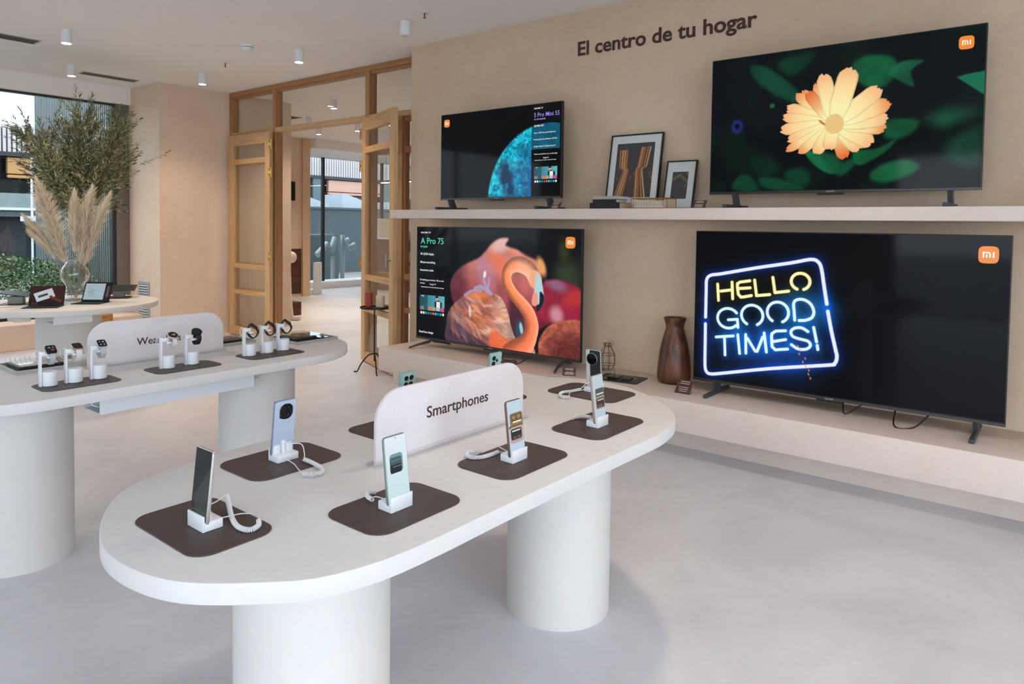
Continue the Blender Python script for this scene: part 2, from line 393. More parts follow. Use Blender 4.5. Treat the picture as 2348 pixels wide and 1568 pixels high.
# wall writing
t = thing('wall_lettering', 'dark brown words El centro de tu hogar on the wall', 'wall lettering', (-2.94, 4.437, 2.652))
def textw(s_):
    cu = bpy.data.curves.new('m', 'FONT'); cu.body = s_; cu.size = .143; cu.offset = .0032; o_ = bpy.data.objects.new('m', cu); C.objects.link(o_)
    me_ = o_.evaluated_get(bpy.context.evaluated_depsgraph_get()).to_mesh(); xs_ = [v.co.x for v in me_.vertices]; r_ = (min(xs_), max(xs_)); bpy.data.objects.remove(o_); return r_
tot = textw('El centro de tu hogar'); k_ = 1.337/(tot[1]-tot[0]); pre = ''
for word in ('El', 'centro', 'de', 'tu', 'hogar'):
    x1_ = textw(pre+word)[1]; ww_ = textw(word); wd = (ww_[1]-ww_[0])
    o_ = lettering('word', word, .143, M_BROWNTXT, t, (0, 0, 0), (PI/2, 0, 0), bold=.0032)
    o_.data.transform(Matrix.Translation((-ww_[0], 0, 0))); o_.data.transform(Matrix.Diagonal((k_, 1, 1, 1))); o_.location = ((x1_-wd-tot[0])*k_, 0, 0); pre += word+' '
# ------------------------------------------------------------------ tables
def stadium(hx, hy, n=28):
    o = []
    for k in range(n+1): t = PI*k/n; o.append((hx*math.cos(t), (hy-hx)+hx*math.sin(t)))
    for k in range(n+1): t = PI+PI*k/n; o.append((hx*math.cos(t), -(hy-hx)+hx*math.sin(t)))
    return o
TZ = .728
def table(label, cx, cy, outline, legs, lr, th=.042):
    t = thing('display_table', label, 'table', (cx, cy, 0), 0)
    MB().prism(outline, TZ-th, TZ, bev=.003).build('tabletop', M_TABLE, t)
    for dx, dy in legs: MB().cyl(dx, dy, 0, TZ-th, lr, 72).build('leg', M_LEG, t, 60)
    return t
HX, HY = .437, .998
O1 = [(-1.146, .690), (-1.07, .775), (-1.030, .90), (-1.020, 1.05), (-1.020, 1.207), (-1.017, 1.50), (-1.012, 1.80), (-1.007, 2.0), (-1.016, 2.10), (-1.036, 2.19), (-1.075, 2.27), (-1.14, 2.355), (-1.235, 2.435), (-1.344, 2.505), (-1.445, 2.545), (-1.54, 2.558), (-1.64, 2.545), (-1.73, 2.50), (-1.80, 2.43), (-1.85, 2.33), (-1.875, 2.2),
      (-1.878, 1.9), (-1.878, 1.6), (-1.878, 1.3), (-1.877, 1.12), (-1.865, .99), (-1.843, .865), (-1.793, .745), (-1.700, .664), (-1.590, .606), (-1.495, .577), (-1.417, .571), (-1.351, .577), (-1.292, .591), (-1.243, .612), (-1.198, .643)]
T1 = table('white oval display table in front with the Smartphones sign', -1.441, 1.568, [(p.x+1.441, p.y-1.568) for p in spline([(a_, b_, 0) for a_, b_ in O1], 3, True)], [(0, -.531), (0, .531)], .187)
T2 = table('white oval display table with the Wearables sign and watches', -3.336, 1.515, stadium(HX, HY), [(0, -.540), (0, .531)], .189)
T3 = table('round white display table by the window carrying tablets and a vase', -6.24, 2.16, [(.615*math.cos(2*PI*k/72), .655*math.sin(2*PI*k/72)) for k in range(72)], [(-.02, .02)], .225)
# cable tray under T2, boxes under T3
mb = MB(); mb.box(.235, .239, -.327, .367, .585, .685).box(.084, .235, -.326, .366, .585, .589).box(.08, .084, -.327, .367, .585, .66)
mb.build('cable_tray', M_WHITE, T2, 0)
def loop(parent, nm, pts, r, m=M_CABLE, n=8): return MB().tube(spline(pts, 8), r, n).build(nm, m, parent, 60)
loop(T2, 'loose_cable', [(.10, .36, .64), (.16, .42, .60), (.17, .50, .64), (.16, .55, .684)], .003)
loop(T2, 'loose_cable', [(.12, .36, .61), (.15, .43, .66), (.19, .55, .64), (.20, .66, .684)], .0025)
loop(T2, 'loose_cable', [(.16, -.34, .684), (.18, -.335, .62), (.2, -.28, .60)], .003)
MB().box(.47, .49, -.255, .0, .62, .686, bev=.002).box(.3, .469, -.254, -.001, .621, .626).build('cable_box', M_WHITE, T3, 0)
MB().box(.2, .36, -.46, -.36, .645, .686, bev=.002).build('cable_box', M_CREAMP, T3, 0)
# ------------------------------------------------------------------ table signs
def sign(label, x, y0, y1, words, wy0, wy1, zb, size):
    t = thing('table_sign', label, 'sign', (x, (y0+y1)/2, TZ), 90)
    h = (y1-y0)/2; r = .088; Z = .200
    o = [(-h, .0)] + [(h, .0)]
    for k in range(13): a = PI/2*k/12; o.append((h-r+r*math.cos(a), Z-r+r*math.sin(a)))
    for k in range(13): a = PI/2+PI/2*k/12; o.append((-h+r+r*math.cos(a), Z-r+r*math.sin(a)))
    MB().prism(o, 0, .012, bev=.0012, M=Matrix.Rotation(PI/2, 4, 'X')).build('sign_board', M_SIGN, t)
    MB().box(-h-.015, h+.015, -.034, -.013, .0005, .006, bev=.001).box(-h-.015, h+.015, .001, .022, .0005, .006, bev=.001).box(-h-.015, h+.015, -.0165, -.0125, .0005, .015).build('acrylic_foot', M_ACRYL, t, 0)
    ym = (y0+y1)/2
    lettering('lettering', words, size, M_BROWNTXT, t, (wy0-ym, -.0125, zb-TZ), (PI/2, 0, 0), bold=.0004, width=wy1-wy0)
    return t
sign('pale sign board reading Smartphones on the front table', -1.461, 1.242, 1.886, 'Smartphones', 1.428, 1.700, .822, .047)
sign('pale sign board reading Wearables behind the watches', -3.393, 1.250, 1.882, 'Wearables', 1.458, 1.666, .806, .047)
# ------------------------------------------------------------------ mats
def matt(label, x0, x1, y0, y1, r, group):
    cx, cy = (x0+x1)/2, (y0+y1)/2
    o = MB().prism(rrect(x0-cx, x1-cx, y0-cy, y1-cy, r), 0, .003, bev=.0008, seg=1).build('leather_mat', M_MAT)
    o.location = (cx, cy, TZ+.0002); return tag(o, label, 'mat', group)
G1, G2 = 'leather mats on the smartphone table', 'leather mats on the watch table'
matt('brown leather mat under the black-screened phone, nearest table end', -1.592, -1.299, .664, .850, .045, G1)
matt('brown leather mat under the pale blue phone', -1.786, -1.576, .965, 1.245, .045, G1)
matt('brown leather mat under the pale mint phone in front of the sign', -1.302, -1.106, .953, 1.229, .045, G1)
matt('brown leather mat under the rose-edged phone in front of the sign', -1.305, -1.104, 1.381, 1.678, .045, G1)
matt('brown leather mat behind the left end of the Smartphones sign', -1.79, -1.59, 1.395, 1.680, .045, G1)
matt('brown leather mat behind the right end of the Smartphones sign', -1.80, -1.605, 1.86, 2.142, .045, G1)
matt('brown leather mat under the light phone at the right table end', -1.307, -1.107, 1.826, 2.136, .045, G1)
matt('brown leather mat under the black phone with round camera', -1.625, -1.315, 2.245, 2.462, .045, G1)
matt('long brown leather mat under three square watches', -3.19, -3.018, .965, 1.252, .04, G2)
matt('long brown leather mat under the two round watches', -3.19, -3.022, 1.390, 1.690, .04, G2)
matt('long brown leather mat under three black fitness bands', -3.20, -3.02, 1.828, 2.133, .04, G2)
# ------------------------------------------------------------------ phones
def art_screen(w, h, fn, nx, name, mtl, parent, loc=(0, 0, 0), rot=(0, 0, 0)):
    """flat grid in local XZ facing -Y carrying a colour attribute painted by fn(U,V)->rgb (display values)"""
    ny = int(nx*h/w); U, V = np.meshgrid((np.arange(nx)+.5)/nx, (np.arange(ny)+.5)/ny)
    col = np.clip(fn(U, V), 0, 1); lin = np.where(col <= .04045, col/12.92, ((col+.055)/1.055)**2.4)
    xs, zs = np.meshgrid(np.linspace(-w/2, w/2, nx), np.linspace(0, h, ny))
    co = np.stack([xs, np.zeros_like(xs), zs], -1).reshape(-1, 3)
    me = bpy.data.meshes.new(name); me.vertices.add(nx*ny); me.vertices.foreach_set('co', co.ravel())
    i = np.arange(nx*ny).reshape(ny, nx); q = np.stack([i[:-1, :-1], i[:-1, 1:], i[1:, 1:], i[1:, :-1]], -1).reshape(-1, 4)
    me.loops.add(q.size); me.loops.foreach_set('vertex_index', q.ravel().astype(np.int32))
    me.polygons.add(len(q)); me.polygons.foreach_set('loop_start', (np.arange(len(q))*4).astype(np.int32))
    me.update(); me.validate()
    a = me.color_attributes.new('Art', 'FLOAT_COLOR', 'POINT')
    a.data.foreach_set('color', np.concatenate([lin.reshape(-1, 3), np.ones((nx*ny, 1))], 1).ravel().astype(np.float32))
    me.materials.append(mtl); o = bpy.data.objects.new(name, me); C.objects.link(o)
    o.parent = parent; o.location = loc; o.rotation_euler = rot; return o
def screen_mat(name, st=1.0, rough=.12, spec=.3):
    m, N, L, B = mat(name); B.inputs['Base Color'].default_value = (.004, .004, .005, 1); B.inputs['Roughness'].default_value = rough
    at = N.new('ShaderNodeAttribute'); at.attribute_name = 'Art'
    L.new(at.outputs['Color'], B.inputs['Emission Color']); B.inputs['Emission Strength'].default_value = st
    B.inputs['Specular IOR Level'].default_value = spec
    return m
M_PSCR = screen_mat('phone_screen_glow', SCR*1.05)
def sm(x, a, b): t = np.clip((x-a)/(b-a), 0, 1); return t*t*(3-2*t)
def rr(U, V, cx, cy, hx, hy, r, soft, asp):
    dx = np.abs(U-cx)-hx+r; dy = np.abs(V-cy)*asp-hy+r
    d = np.hypot(np.maximum(dx, 0), np.maximum(dy, 0))+np.minimum(np.maximum(dx, dy), 0)-r
    return 1-sm(d, -soft, soft)
def mixc(c, m, col): return c*(1-m[..., None])+np.array(col)*m[..., None]
def hx(s): return [int(s[i:i+2], 16)/255 for i in (0, 2, 4)]
def scr_plain(top, bot, items):
    def f(U, V):
        c = np.array(hx(bot))*(1-V[..., None])+np.array(hx(top))*V[..., None]; a = 2.27
        for cx, cy, w, h, r, col in items: c = mixc(c, rr(U, V, cx, cy, w, h, r, .012, a), hx(col))
        c = mixc(c, rr(U, V, .5, .965, .018, .018, .018, .01, a), hx('20242c'))
        return c
    return f
def black_scr(U, V):  # dark screen with pale reflection shapes painted into its colour
    c = np.zeros(U.shape+(3,))+.03
    d = U*.9+(V-.45)*1.3
    c = mixc(c, (sm(U+V*1.1, .42, .47)*(1-sm(V-.55*U, .25, .27))*.5), hx('8fa39c'))
    c = mixc(c, (1-sm(V, .14, .22))*sm(V, .1, .12)*.6, hx('86a39a'))
    return c*.55
SC_MINT = scr_plain('dfe8f2', 'bfdcdf', [(.47, .60, .30, .32, .12, '6f979c'), (.45, .575, .27, .26, .09, '3f5a60'), (.44, .52, .26, .14, .06, '1c2629'), (.5, .55, .2, .008, .004, 'b8c6c6'), (.5, .64, .27, .006, .003, '9db6b8')])
SC_ROSE = scr_plain('bcd0de', 'b4cbdd', [(.56, .645, .43, .30, .11, '8a7352'), (.58, .68, .36, .18, .08, '6b5638'), (.40, .70, .11, .07, .06, '9b8361'), (.74, .70, .11, .07, .06, '9b8361'), (.60, .615, .30, .030, .02, 'f4efe6'),
                                       (.5, .535, .46, .05, .02, '5f4a33'), (.52, .39, .45, .33, .12, 'b79f98'), (.5, .40, .36, .22, .09, '262a30'), (.40, .34, .11, .06, .05, '5a5252'), (.68, .34, .11, .06, .05, '5a5252'), (.5, .46, .28, .026, .02, 'e9eaec')])
SC_SILV = scr_plain('b7c6cd', 'aec5d0', [(.62, .62, .42, .22, .08, '4b5052'), (.62, .60, .34, .03, .02, 'd9dddd'), (.6, .42, .44, .30, .10, '9a8a80'), (.6, .41, .35, .22, .08, '34292a'), (.62, .47, .28, .026, .02, 'cfcfd0'), (.55, .35, .24, .06, .03, '7a5048')])
PH = .156; PW = .068
def phone(name, label, loc, rz, body, back, scr, cams, lean=7):
    t = thing(name, label, 'phone', loc, rz, 'phones standing on the smartphone table', rot=(math.radians(-lean), 0, math.radians(rz)))
    XR = Matrix.Rotation(PI/2, 4, 'X')
    MB().prism([(x, z) for x, z in rrect(-PW/2, PW/2, 0, PH, .009)], -.0078, 0, bev=.0016, M=XR).build('phone_body', body, t)
    MB().prism(rrect(-PW/2+.0012, PW/2-.0012, .0012, PH-.0012, .008), -.0084, -.0078, bev=.0002, seg=1, M=XR).build('back_glass', back, t)
    art_screen(PW-.004, PH-.004, scr, 60, 'screen', M_PSCR, t, (0, -.0004, .002))
    lens = []; isl = t
    if cams == 'squircle':
        isl = MB().prism(rrect(-.004, .036, PH-.053, PH-.010, .017), -.0105, -.0084, bev=.0008, M=XR @ Matrix.Translation((-.018, 0, 0))).build('camera_island', M_GLASSB, t)
        lens = [(-.011, PH-.024, .0065), (.012, PH-.024, .0065), (-.011, PH-.043, .0065), (.012, PH-.043, .0065)]
    elif cams == 'quad':
        isl = MB().prism(rrect(-.025, .021, PH-.053, PH-.008, .020), -.0098, -.0084, bev=.0006, M=XR).build('camera_island', back, t)
        lens = [(-.013, PH-.020, .0082), (.009, PH-.020, .0082), (-.013, PH-.041, .0082), (.009, PH-.041, .0082)]
    elif cams == 'side':
        isl = MB().prism(rrect(-.002, .028, PH-.055, PH-.008, .010), -.0092, -.0084, bev=.0004, seg=1, M=XR).build('camera_island', back, t)
        lens = [(.014, PH-.020, .0088), (.014, PH-.041, .0088), (-.004, PH-.030, .0052)]
    elif cams == 'disc':
        MB().lathe([(.0245, 0), (.0245, .003), (.023, .0038)], 48, M=Matrix.Translation((.004, .0084, PH-.036)) @ Matrix.Rotation(-PI/2, 4, 'X')).build('camera_ring', M_GREYM, t)
        MB().lathe([(.0225, 0), (.0222, .0045)], 48, M=Matrix.Translation((.004, .0084, PH-.036)) @ Matrix.Rotation(-PI/2, 4, 'X')).build('camera_island', M_GLASSB, t)
        MB().prism(rrect(-.034+.0015, .015, .002, PH-.002, .006), -.0087, -.0084, M=XR).build('leather_back', simple('black_leather_back', '17191c', .6, scale=200, bump=.3), t)
        lens = []
    for x, z, r in lens:
        MB().lathe([(r, 0), (r, .0022), (r*.9, .0026)], 24, M=Matrix.Translation((x, .0096, z)) @ Matrix.Rotation(-PI/2, 4, 'X')).build('camera_lens', M_GLASSB, isl)
    return t
def dmat(n, c, r=.3, metal=0, **k): return simple(n, c, r, metal=metal, var=.02, **k)
MINTB, MINTG = dmat('mint_frame', '8fb3b0', .3, .3), dmat('mint_back', 'a9d2cd', .18)
S = TZ+.0034
phone('smartphone', 'dark-screened silver-edged phone on the nearest end of table', (-1.432, .738, S+.012), 0, dmat('silver_frame', 'c9c4c0', .25, .5), dmat('silver_back', 'b8b4b4', .2), black_scr, 'quad', 6)
phone('smartphone', 'pale blue phone seen from the back with dark camera island', (-1.695, 1.110, S+.012), -90, dmat('blue_frame', '8f96b0', .3, .3), dmat('blue_back', 'bccadf', .2), black_scr, 'squircle')
phone('smartphone', 'phone with pale mint screen in front of the sign left end', (-1.184, 1.085, S+.012), 90, dmat('sage_frame', '8e9c93', .3, .3), dmat('sage_back', 'c5d8cf', .3), SC_MINT, 'quad')
phone('smartphone', 'rose-brown edged phone with lit blue screen before the sign right end', (-1.184, 1.5225, S+.012), 90, dmat('rose_frame', '83685e', .3, .4), dmat('rose_back', 'a78d84', .3), SC_ROSE, 'quad')
phone('smartphone', 'mint phone with four lenses behind the sign left end', (-1.695, 1.562, S+.020), -90, MINTB, MINTG, black_scr, 'quad')
phone('smartphone', 'mint phone with three lenses behind the sign right end', (-1.695, 2.005, S+.024), -90, MINTB, MINTG, black_scr, 'side')
phone('smartphone', 'light phone with lit screen in front of the black camera phone', (-1.188, 1.965, S+.012), 90, dmat('pink_frame', 'b59a93', .3, .4), dmat('pink_back', 'c9b2aa', .3), SC_SILV, 'quad')
phone('smartphone', 'black and silver phone with a big round camera, far table end', (-1.466, 2.375, S+.012), 180, dmat('chrome_frame', 'c8cbcc', .2, .7), dmat('white_back', 'c9cac6', .3), black_scr, 'disc', 5)
def stand(label, loc, rz, path, leads):
    t = thing('phone_stand', label, 'phone stand', loc, rz, 'white phone stands with coiled cables')
    MB().box(-.0325, .0325, -.0030, .040, 0, .020, bev=.002).box(-.033, .033, -.0050, -.0006, .0, .034, bev=.0014).build('stand_base', M_WHITE, t)
    MB().box(-.029, -.009, .0125, .0155, .018, .045, bev=.0012).box(.009, .029, .0125, .0155, .015, .043, bev=.0012).box(-.005, .005, .0125, .020, .018, .052, bev=.002).box(-.0065, .0065, .010, .022, .044, .053, bev=.003).build('stand_clip', M_WHITE, t)
    M = t.matrix_basis.inverted() if False else (Matrix.Translation(loc) @ Matrix.Rotation(math.radians(rz), 4, 'Z')).inverted()
    sp = spline([M @ Vector(p) for p in path], 60)
    # resample by length
    L = [0]
    for a, b in zip(sp, sp[1:]): L.append(L[-1]+(b-a).length)
    turns = L[-1]/.0031; n = int(turns*9); pts = []; j = 0; up0 = Vector((0, 0, 1))
    for i in range(n+1):
        s = L[-1]*i/n
        while j < len(L)-2 and L[j+1] < s: j += 1
        f = (s-L[j])/max(1e-9, L[j+1]-L[j]); p = sp[j].lerp(sp[j+1], f); tg = (sp[j+1]-sp[j]).normalized()
        b1 = tg.cross(up0); b1 = b1.normalized() if b1.length > .05 else tg.orthogonal().normalized()
        b2 = tg.cross(b1); a = 2*PI*turns*i/n
        pts.append(p+(b1*math.cos(a)+b2*math.sin(a))*.0048)
    MB().tube(pts, .0012, 5).build('coiled_cable', M_CABLE, t, 80)
    for ld in leads:
        MB().tube(spline([M @ Vector(p) for p in ld], 8), .0014, 6).build('cable_lead', M_CABLE, t, 80)
    return t
z = S+.0062
stand('white stand with curled cable under the dark-screened phone', (-1.432, .7375, S), 0,
      [(-1.488, .835, z+.022), (-1.455, .822, z+.012), (-1.412, .805, z), (-1.362, .790, z), (-1.330, .797, z), (-1.335, .820, z), (-1.352, .832, z+.002)],
      [[(-1.438, .752, S+.04), (-1.455, .79, S+.035), (-1.488, .835, z+.024)], [(-1.352, .832, z+.002), (-1.385, .850, z), (-1.415, .835, z), (-1.418, .80, z+.004), (-1.424, .776, S+.010)]])
stand('white stand with curled cable under the pale blue phone', (-1.698, 1.11, S), -90,
      [(-1.615, 1.130, z+.003), (-1.575, 1.132, z), (-1.535, 1.125, z), (-1.505, 1.108, z), (-1.505, 1.085, z), (-1.530, 1.067, z)],
      [[(-1.678, 1.125, S+.04), (-1.65, 1.145, S+.04), (-1.628, 1.140, z+.015), (-1.615, 1.130, z+.003)], [(-1.530, 1.067, z), (-1.57, 1.080, z), (-1.61, 1.095, z), (-1.660, 1.10, S+.01)]])
stand('white stand under the pale mint-screened phone', (-1.182, 1.085, S), 90,
      [(-1.262, 1.07, z), (-1.285, 1.075, z), (-1.30, 1.09, z), (-1.29, 1.105, z)], [[(-1.22, 1.085, S+.01), (-1.25, 1.07, z+.01), (-1.262, 1.07, z)], [(-1.29, 1.105, z), (-1.25, 1.10, z+.02), (-1.21, 1.09, S+.04)]])
stand('white stand with coiled cable under the rose-edged phone', (-1.182, 1.5225, S), 90,
      [(-1.262, 1.530, z), (-1.262, 1.500, z), (-1.268, 1.465, z), (-1.290, 1.445, z), (-1.315, 1.455, z), (-1.322, 1.480, z), (-1.303, 1.503, z)],
      [[(-1.303, 1.503, z), (-1.315, 1.530, z+.012), (-1.29, 1.548, z+.01), (-1.222, 1.535, S+.01)], [(-1.262, 1.530, z), (-1.245, 1.545, z), (-1.21, 1.53, S+.035)]])
for lb, loc in (('white stand behind the sign left end under a mint phone', (-1.698, 1.562, S)), ('white stand behind the sign right end under a mint phone', (-1.698, 2.003, S))):
    x, y, _ = loc
    stand(lb, loc, -90, [(x+.075, y+.0, z), (x+.1, y-.01, z), (x+.12, y-.03, z)], [[(x+.042, y, S+.01), (x+.06, y, z+.005), (x+.075, y, z)]])
stand('white stand with short coil under the light phone', (-1.186, 1.967, S), 90,
      [(-1.240, 1.985, z+.01), (-1.27, 1.992, z+.006), (-1.297, 1.985, z), (-1.300, 1.962, z)],
      [[(-1.300, 1.962, z), (-1.285, 1.985, z+.012), (-1.25, 1.99, z+.01), (-1.225, 1.975, S+.01)], [(-1.24, 1.985, z+.01), (-1.22, 1.98, S+.03), (-1.205, 1.97, S+.04)]])
stand('white stand with looping coil under the black camera phone', (-1.466, 2.382, S), 180,
      [(-1.503, 2.325, z+.004), (-1.520, 2.29, z), (-1.535, 2.25, z), (-1.525, 2.215, z), (-1.50, 2.195, z), (-1.472, 2.203, z)],
      [[(-1.472, 2.203, z), (-1.493, 2.235, z+.006), (-1.503, 2.28, z+.004), (-1.483, 2.338, S+.01)], [(-1.503, 2.325, z+.004), (-1.49, 2.345, S+.03), (-1.475, 2.362, S+.04)]])
# ------------------------------------------------------------------ watches
M_GREYST, M_WHITEST, M_BLKST = dmat('grey_strap', 'b4bcba', .6), dmat('white_strap', 'dedbd6', .6), dmat('black_strap', '181a1d', .55)
def watch_stand(label, x, y):
    t = thing('watch_stand', label, 'watch stand', (x, y, TZ+.0034), 0, 'white cylinder watch stands')
    MB().cyl(0, 0, .001, .057, .0275, 40, .001).build('stand_base', M_WHITE, t)
    MB().cyl(0, 0, 0, .002, .0262, 40).build('base_gasket', M_BLK, t)
    MB().box(-.013, .009, -.0355, -.0285, 0, .138, bev=.001).build('stand_post', M_WHITE, t)
    MB().box(.0, .010, -.034, .0, .118, .136, bev=.003, M=Matrix.Rotation(0, 4, 'Z')).box(-.011, .016, -.010, .012, .108, .118, bev=.003).build('stand_arm', M_WHITE, t)
    MB().tube(spline([(-.004, -.03, .134), (-.003, -.042, .142), (0, -.052, .132), (-.002, -.050, .112), (-.006, -.04, .10)], 8), .0013, 6).build('stand_cable', M_CABLE, t)
    return t
def watch(label, x, y, case, strap, shape, face, sw=.020, tilt=42, yaw=0, cat='watch', group='watches on the wearables table', drop=0.0):
    z0 = TZ+.0034+.139-drop
    t = thing('smart_watch' if shape != 'band' else 'fitness_band', label, cat, (x, y, z0), 0, group, rot=(0, math.radians(tilt), math.radians(yaw)))
    # local frame: case normal +Z, strap runs along X and hangs below
    if shape == 'square':
        MB().prism(rrect(-.021, .021, -.0185, .0185, .009), 0, .009, bev=.0025).build('watch_case', case, t); wc = t.children[0]
        MB().prism(rrect(-.019, .019, -.0165, .0165, .008), .0088, .0098, bev=.0006, seg=1).build('watch_glass', M_GLASSB, t)
    elif shape == 'round':
        MB().cyl(0, 0, 0, .010, .0225, 48, .002).build('watch_case', case, t)
        MB().cyl(0, 0, .0098, .0106, .0200, 48).build('watch_glass', M_GLASSB, t)
        MB().cyl(0, 0, .0, .003, .0025, 12).build('crown', case, t).location = (0, .0235, .003)
    else:
        MB().prism(rrect(-.021, .021, -.0125, .0125, .008), 0, .010, bev=.003).build('watch_case', case, t)
        MB().prism(rrect(-.018, .018, -.0085, .0085, .006), .0086, .0094, bev=.0004, seg=1).build('watch_glass', M_GLASSB, t)
    for s in face:
        px, py, r, c = s; MB().cyl(px, py, .0099, .0103 if shape != 'round' else .0109, r, 16).build('watch_dial_mark', c, t)
    # strap: closed band hanging under the case
    n = 26; ct, st = math.cos(math.radians(tilt)), math.sin(math.radians(tilt)); he = .019
    wp = [(he*ct+.001, -he*st-.001), (he*ct+.007, -he*st-.014), (.019, -.040), (.004, -.056), (-.014, -.052), (-.025, -.034), (-he*ct-.008, he*st-.014), (-he*ct-.001, he*st-.001)]
    ring = []
    for p in spline([(px*ct-pz*st, 0, px*st+pz*ct+.003) for px, pz in wp], 5): ring.append((p.x, p.z))
    n = len(ring)-1
    mb = MB(); w = sw/2; th = .0022 if shape != 'band' else .0042; R = []
    for i, (px, pz) in enumerate(ring):
        q = ring[min(i+1, n)]; p = ring[max(i-1, 0)]; tx, tz = q[0]-p[0], q[1]-p[1]; l = math.hypot(tx, tz); nx_, nz_ = -tz/l, tx/l
        ww = w*(1-.12*math.sin(PI*i/n))
        R.append([mb.bm.verts.new(v) for v in ((px-nx_*th/2, -ww, pz-nz_*th/2), (px+nx_*th/2, -ww, pz+nz_*th/2), (px+nx_*th/2, ww, pz+nz_*th/2), (px-nx_*th/2, ww, pz-nz_*th/2))])
    for a_, b_ in zip(R, R[1:]):
        for k in range(4): mb.bm.faces.new((a_[k], a_[(k+1) % 4], b_[(k+1) % 4], b_[k]))
    mb.bm.faces.new(R[0]); mb.bm.faces.new(R[-1])
    mb.build('watch_strap', strap, t, 50)
    return t
e = lambda n, c: emis(n, c, SCR*.8)
cB, cR, cG = e('glow_blue', '4f7fa8'), e('glow_red', '7a2f38'), e('glow_grey', '8d979c')
xs = -3.127
for lb, x, y in (('white watch stand, leftmost on the three-watch mat', xs, 1.018), ('white watch stand in the middle of the three-watch mat', xs+.002, 1.107), ('white watch stand, rightmost on the three-watch mat', xs, 1.199),
                 ('white watch stand under the white round watch', xs-.003, 1.483), ('white watch stand under the black round watch', xs-.012, 1.598),
                 ('white watch stand, leftmost of the band trio', xs-.01, 1.885), ('white watch stand in the middle of the band trio', xs-.018, 1.985), ('white watch stand, rightmost of the band trio', xs-.024, 2.082)):
    watch_stand(lb, x, y)
watch('dark square watch with grey strap and colourful face', xs+.008, 1.020, M_BLK, M_GREYST, 'square', [(-.006, -.006, .005, cB), (.006, .004, .007, cR), (-.008, .008, .003, cG)], tilt=38)
watch('rose gold square watch with a white strap', xs+.010, 1.112, dmat('rose_gold', 'c6a08a', .25, .8), M_WHITEST, 'square', [], tilt=26, sw=.022)
watch('silver square watch with grey strap and four icon face', xs+.008, 1.204, dmat('silver_case', 'c2c6c4', .3, .5), M_GREYST, 'square', [(-.007, -.007, .003, cG), (-.007, .006, .0045, cG), (.007, -.006, .0035, cG), (.007, .007, .0035, cG)], tilt=40, sw=.023)
watch('round watch with white strap and brown striped face', xs+.008, 1.497, dmat('pale_case', 'd8cfc8', .25, .6), M_WHITEST, 'round', [(0, -.006, .004, cR), (0, .004, .006, e('glow_tan', 'b08a74'))], tilt=32, sw=.018)
watch('black round watch with black strap', xs-.003, 1.612, M_BLKM, M_BLKST, 'round', [], tilt=34, sw=.024, drop=-.004)
for lb, dx, y, yw in (('black fitness band, leftmost of the trio by the table end', -.002, 1.896, 38), ('black fitness band in the middle of the trio', -.010, 1.996, 38), ('black fitness band, rightmost of the trio near table end', -.016, 2.093, 38)):
    watch(lb, xs+dx, y, M_BLKM, M_BLKST, 'band', [], sw=.023, tilt=35, yaw=yw, cat='fitness band', group='black fitness bands')
# ------------------------------------------------------------------ trays with boxed accessories on T2
def tray(label, x0, x1, y0, y1, pieces):
    cx, cy = (x0+x1)/2, (y0+y1)/2; hx_, hy_ = (x1-x0)/2, (y1-y0)/2
    t = thing('display_tray', label, 'display tray', (cx, cy, TZ), 0, 'acrylic covered trays on the watch table')
    f = .004
    MB().box(-hx_+f, hx_-f, -hy_+f, hy_-f, 0, .004).box(-hx_, -hx_+f, -hy_, hy_, 0, .016).box(hx_-f, hx_, -hy_, hy_, 0, .016).box(-hx_+f, hx_-f, -hy_, -hy_+f, 0, .016).box(-hx_+f, hx_-f, hy_-f, hy_, 0, .016).build('tray_frame', M_TRAY, t, 0)
    MB().box(-hx_+.01, hx_-.01, -hy_+.01, hy_-.01, .0042, .0052).build('tray_liner', simple('tray_liner_felt', '9b9893', .8, var=.1, scale=90), t, 0)
    MB().box(-hx_+.03, hx_-.03, -hy_+.02, hy_*.45, .0055, .036).build('acrylic_cover', M_ACRYL, t, 0)
    for k, (a, b, c_, d, h, m) in enumerate(pieces):
        MB().box(a, b, c_, d, .0053, .0053+h, bev=min(.003, h*.3)).build('boxed_accessory', m, t, 0)
    return t
tray('grey tray with covered booklet at the watch table left end', -3.70, -3.45, 1.0, 1.31, [(-.09, .08, -.13, .04, .018, M_BLK), (-.08, .07, -.12, .02, .024, M_PAPER), (.03, .07, .06, .14, .02, M_CREAMP)])
tray('grey tray partly hidden behind the sign right edge', -3.70, -3.47, 1.86, 2.12, [(-.07, .09, -.09, .08, .018, M_BLK)])
tray('grey tray with acrylic cover at the rounded table end', -3.50, -3.24, 2.22, 2.49, [(-.08, .08, -.11, .03, .022, M_BLK), (-.05, .05, -.08, .0, .026, simple('brown_box', '5b4538', .6)), (-.02, .09, .05, .11, .008, M_GLASSB)])
